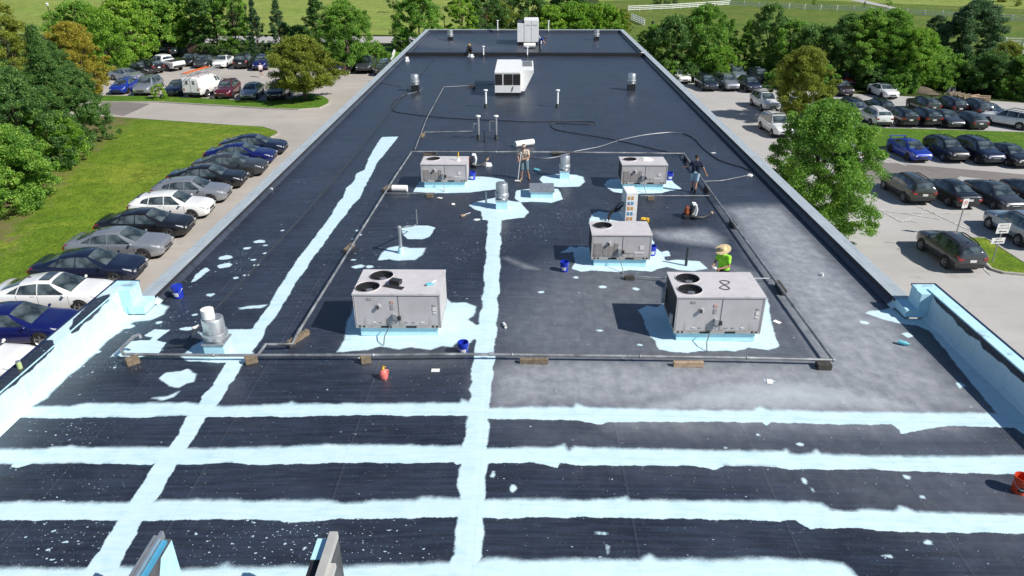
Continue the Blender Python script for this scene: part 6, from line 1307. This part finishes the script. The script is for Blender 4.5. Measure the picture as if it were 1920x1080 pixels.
CL = {k: flat('cloth_'+k, c, .85, 0, .12, 14) for k, c in (('cream', (.58, .47, .38)), ('denim', (.10, .16, .19)), ('navy', (.012, .018, .045)), ('sky', (.36, .52, .62)), ('hivis', (.36, .86, .05)), ('hivis_y', (.55, .75, .12)), ('black', (.015, .015, .018)), ('straw', (.76, .60, .34)), ('pinkw', (.7, .6, .62)), ('boot', (.25, .16, .11)), ('hair', (.025, .018, .014)), ('yellow', (.66, .42, .08)), ('blue', (.02, .05, .26)), ('red', (.5, .2, .18)), ('white', (.75, .75, .74)))}
EYE = flat('eye', (.02, .018, .016), .3)
def person(label, p, rz, J, skin='tan', shirt=('cream', 'none'), legs=('denim', .45), shoes='boot', head=None, vox=.0075, scale=1.0, group=None):
    t = thing('person', label, 'person', p, rz, group); V = {k: Vector(v) for k, v in J.items()}; b = MB()
    hip, chest, neck, hd = V['hip'], V['chest'], V['neck'], V['head']; ax = V['rsh']-V['lsh']; ax = ax.normalized(); hx = (V['rhip']-V['lhip']).normalized()
    def torso(m, g):
        for s in (-1, 1):
            limb(m, hip+hx*s*.085, hip.lerp(chest, .5)+ax*s*.075, .105+g, .098+g); limb(m, hip.lerp(chest, .5)+ax*s*.075, chest+ax*s*.10, .1+g, .098+g)
        limb(m, V['lsh']-(-ax)*.0, V['rsh'], .062+g, .062+g); limb(m, chest, neck-(neck-chest)*.15, .11+g*.6, .065+g*.6)
    torso(b, 0); limb(b, neck-(neck-chest)*.2, hd-Vector((0, 0, .05)), .055, .052)
    fw = V['face'].normalized(); sd_ = fw.cross(Vector((0, 0, 1))).normalized(); up = sd_.cross(fw)
    b.ball(hd+up*.03, (.078, .092, .105), 14); limb(b, hd-up*.03+fw*.02, hd-up*.075+fw*.045, .062, .038); limb(b, hd+fw*.085+up*.025, hd+fw*.106-up*.012, .010, .016, 8); limb(b, hd+fw*.083-up*.045-sd_*.018, hd+fw*.083-up*.045+sd_*.018, .01, .01, 8)
    for s in (-1, 1): limb(b, hd+sd_*s*.078+up*.02, hd+sd_*s*.083-up*.02, .016, .011, 8)
    for k in 'lr':
        limb(b, V[k+'sh'], V[k+'el'], .052, .041); limb(b, V[k+'el'], V[k+'wr'], .041, .029); d = V[k+'wr']-V[k+'el']; hand(b, V[k+'wr'], V.get(k+'hd', d), 1 if k == 'l' else -1, J.get('curl', (.9, 0, 0))[0], J.get('palm'))
        limb(b, V[k+'hip'], V[k+'kn'], .088, .06); limb(b, V[k+'kn'], V[k+'an'], .058, .038); toe = V[k+'toe']; limb(b, V[k+'an']-Vector((0, 0, .035)), toe, .042, .036)
    remesh(b, 'body', vox, SK[skin], t, 2)
    m = MB()
    for s in (-1, 1): m.ball(hd+fw*.083+sd_*s*.031+up*.022, .0105, 8)
    m.build('eyes', EYE, t)
    m = MB(); torso(m, .016)
    if shirt[1] != 'none':
        f = {'short': .55, 'long': 1.0}[shirt[1]]
        for k in 'lr':
            limb(m, V[k+'sh'], V[k+'sh'].lerp(V[k+'el'], f), .072, .064)
            if f == 1: limb(m, V[k+'el'], V[k+'wr'].lerp(V[k+'el'], .12), .056, .045)
    remesh(m, 'shirt', .012, CL[shirt[0]], t)
    m = MB(); limb(m, hip-hx*.07, hip+hx*.07, .124, .124)
    for k in 'lr':
        limb(m, V[k+'hip'], V[k+'hip'].lerp(V[k+'kn'], min(1, legs[1]*1.0)), .11, .085 if legs[1] >= 1 else .095)
        if legs[1] >= 1: limb(m, V[k+'kn'], V[k+'kn'].lerp(V[k+'an'], min(.95, legs[1]-1+.001)), .085, .066)
    remesh(m, 'trousers', .012, CL[legs[0]], t)
    for k in 'lr':
        m = MB(); limb(m, V[k+'an']-Vector((0, 0, .03)), V[k+'toe'], .055, .048); limb(m, V[k+'an']-Vector((0, 0, .04)), V[k+'an']+Vector((0, 0, .08)), .055, .052); remesh(m, 'shoe', .012, CL[shoes], t)
    Mx = Matrix((sd_, fw, up)).transposed()
    for kind in (head or ()):
        m = MB()
        if kind == 'hair': m.ball(hd+up*.045-fw*.018, (.086, .094, .098), 14, 0, Mx); remesh(m, 'hair', .012, CL['hair'], t)
        elif kind == 'beard': limb(m, hd-up*.055+fw*.06-sd_*.035, hd-up*.055+fw*.06+sd_*.035, .032, .032); remesh(m, 'beard', .012, CL['hair'], t)
        elif kind == 'band': m.lathe([(.094, .035), (.1, .045), (.1, .075), (.09, .085)], 18); o = m.build('headband', CL['pinkw'], t); o.matrix_local = Matrix.Translation(hd) @ Mx.to_4x4()
        elif kind == 'cap': m.ball(up*.055, (.095, .104, .085), 14); m.box((0, -.12*-1, .05), (.15, .1, .015)); o = m.build('cap', CL['black'], t); o.matrix_local = Matrix.Translation(hd) @ (Mx @ Matrix.Rotation(PI, 3, 'Z')).to_4x4() @ Matrix.Translation((0, 0, .0))
        elif kind == 'straw': m.lathe([(.24, .055), (.25, .065), (.2, .075), (.112, .07), (.105, .13), (.085, .175), (0, .185)], 24); m.lathe([(.24, .055), (.11, .058)], 24); o = m.build('straw_hat', CL['straw'], t); o.matrix_local = Matrix.Translation(hd) @ Mx.to_4x4()
        elif kind == 'hood': m.ball(up*.03-fw*.005, (.105, .112, .125), 14); o = m.build('hood', CL['yellow'], t); o.matrix_local = Matrix.Translation(hd) @ Mx.to_4x4()
        elif kind == 'longhair': m.ball(hd+up*.03-fw*.025, (.09, .095, .11), 14, 0, Mx); limb(m, hd-fw*.06, hd-fw*.07-up*.16, .075, .05); remesh(m, 'hair', .014, CL['boot'], t)
    return t
STAND = dict(hip=(0, 0, .96), chest=(0, 0, 1.30), neck=(0, -.005, 1.47), head=(0, -.02, 1.60), face=(0, -1, 0), lsh=(.185, 0, 1.40), rsh=(-.185, 0, 1.40), lel=(.24, .03, 1.12), rel=(-.24, .03, 1.12), lwr=(.26, -.05, .88), rwr=(-.26, -.05, .88),
             lhip=(.095, 0, .92), rhip=(-.095, 0, .92), lkn=(.11, -.02, .50), rkn=(-.11, -.02, .50), lan=(.12, .02, .09), ran=(-.12, .02, .09), ltoe=(.14, -.14, .045), rtoe=(-.14, -.14, .045))
def pose(**k): d = dict(STAND); d.update(k); return d
# the man with the roller pole
p = R(983, 336)
person('man in a cream shirt and denim shorts pushing a roller on a long pole', p, -.12, pose(chest=(-.01, -.05, 1.29), neck=(-.02, -.1, 1.46), head=(-.02, -.14, 1.60), face=(-.12, -1, -.1), lsh=(.17, -.07, 1.39), rsh=(-.2, -.05, 1.39), lel=(.24, -.16, 1.12), lwr=(.0, -.34, 1.06), rel=(-.3, -.08, 1.13), rwr=(-.22, -.3, .95), curl=(1.5, 0, 0), lhd=(-1, -.25, -.1), rhd=(-.1, -1, .1), lkn=(.14, -.1, .52), lan=(.2, .12, .1), ltoe=(.25, -.04, .045), rkn=(-.1, -.13, .5), ran=(-.12, -.12, .09), rtoe=(-.15, -.28, .045)),
       'tan', ('cream', 'short'), ('denim', .95), 'boot', ('hair', 'beard', 'band'))
t = thing('paint_roller', 'roller on a long pale pole held by the man in the cream shirt', 'paint roller', p, -.12); MB().tube([(-.11, -.40, 1.42), (-.25, -.45, .1)], .016, 8).build('pole', M['paper'], t); MB().lathe([(0, -.13), (.045, -.13), (.045, .13), (0, .13)], 14, (-.25, -.47, .05), 0, 'x').build('roller_sleeve', M['label'], t)
# the man in navy walking away
p = R(1300, 361)
person('man in a navy shirt, black cap and pale shorts walking away at the right pipe', p, PI-.2, pose(head=(0, -.06, 1.61), face=(.3, -1, -.25), lel=(.34, -.12, 1.2), lwr=(.46, -.32, 1.08), rel=(-.34, .06, 1.15), rwr=(-.46, -.02, .9), lkn=(.09, -.14, .52), lan=(.07, .02, .14), ltoe=(.08, -.13, .06), rkn=(-.08, -.02, .5), ran=(-.06, .16, .1), rtoe=(-.06, .03, .045)), 'tan', ('navy', 'short'), ('sky', .8), 'black', ('cap',), scale=1)
# the man in the straw hat
hp = (6.42, 20.75, float(roof_z(6.42, 20.75)))
person('worker in a bright green vest and straw hat behind the front right unit', hp, -.9, pose(chest=(0, -.06, 1.29), neck=(0, -.1, 1.45), head=(0, -.15, 1.58), face=(0, -1, -.45), lsh=(.18, -.06, 1.39), rsh=(-.18, -.06, 1.39), lel=(.26, -.12, 1.12), lwr=(.14, -.4, 1.08), rel=(-.26, -.12, 1.12), rwr=(-.12, -.42, 1.08), curl=(1.3, 0, 0)), 'tan', ('hivis', 'short'), ('black', 1.95), 'black', ('hair', 'straw'))
o = thing('rag', 'white wiping rag in the hands of the straw hat worker', 'rag', (hp[0], hp[1], hp[2]), -.9); MB().ball((0, -.5, 1.07), (.11, .08, .06), 10).build('cloth', M['label'], o)
# the two at the far end
p = R(879, 104)
person('crouching worker in dark clothes and a yellow hood by the roof divider', p, .4, pose(hip=(0, .1, .42), chest=(0, -.12, .72), neck=(0, -.2, .88), head=(0, -.26, 1.0), face=(0, -1, -.5), lsh=(.18, -.16, .82), rsh=(-.18, -.16, .82), lel=(.25, -.3, .58), rel=(-.25, -.3, .58), lwr=(.16, -.5, .4), rwr=(-.16, -.5, .4), lhip=(.1, .1, .4), rhip=(-.1, .1, .4), lkn=(.18, -.3, .5), rkn=(-.18, -.3, .5), lan=(.16, -.02, .1), ran=(-.16, -.02, .1), ltoe=(.18, -.18, .045), rtoe=(-.18, -.18, .045)), 'tan', ('black', 'long'), ('black', 1.95), 'black', ('hood',), .011)
blob('plastic_bag', 'white bag lying in front of the crouching worker', 'bag', 883, 106.5, .38, 'white_pl', .25)
p = R(1012, 94)
person('worker in a blue shirt bending at the foot of the twin door unit', p, 1.5, pose(hip=(0, .05, .9), chest=(0, -.2, 1.12), neck=(0, -.34, 1.2), head=(0, -.45, 1.22), face=(0, -1, -.8), lsh=(.18, -.27, 1.16), rsh=(-.18, -.27, 1.16), lel=(.22, -.36, .9), rel=(-.22, -.36, .9), lwr=(.16, -.5, .7), rwr=(-.16, -.5, .7)), 'tan', ('blue', 'short'), ('black', 1.95), 'black', ('cap',), .011)
# the woman crossing the left lot
p = G(491, 145.5)
person('woman in a pale pink top and dark shorts walking across the upper left lot', p, .5, pose(lel=(.24, -.08, 1.14), lwr=(.12, -.3, 1.12), rwr=(-.22, -.22, .98), lkn=(.1, -.12, .5), ran=(-.1, .12, .12), rtoe=(-.1, -.02, .05)), 'fair', ('pinkw', 'short'), ('navy', .5), 'white', ('longhair',), .011)
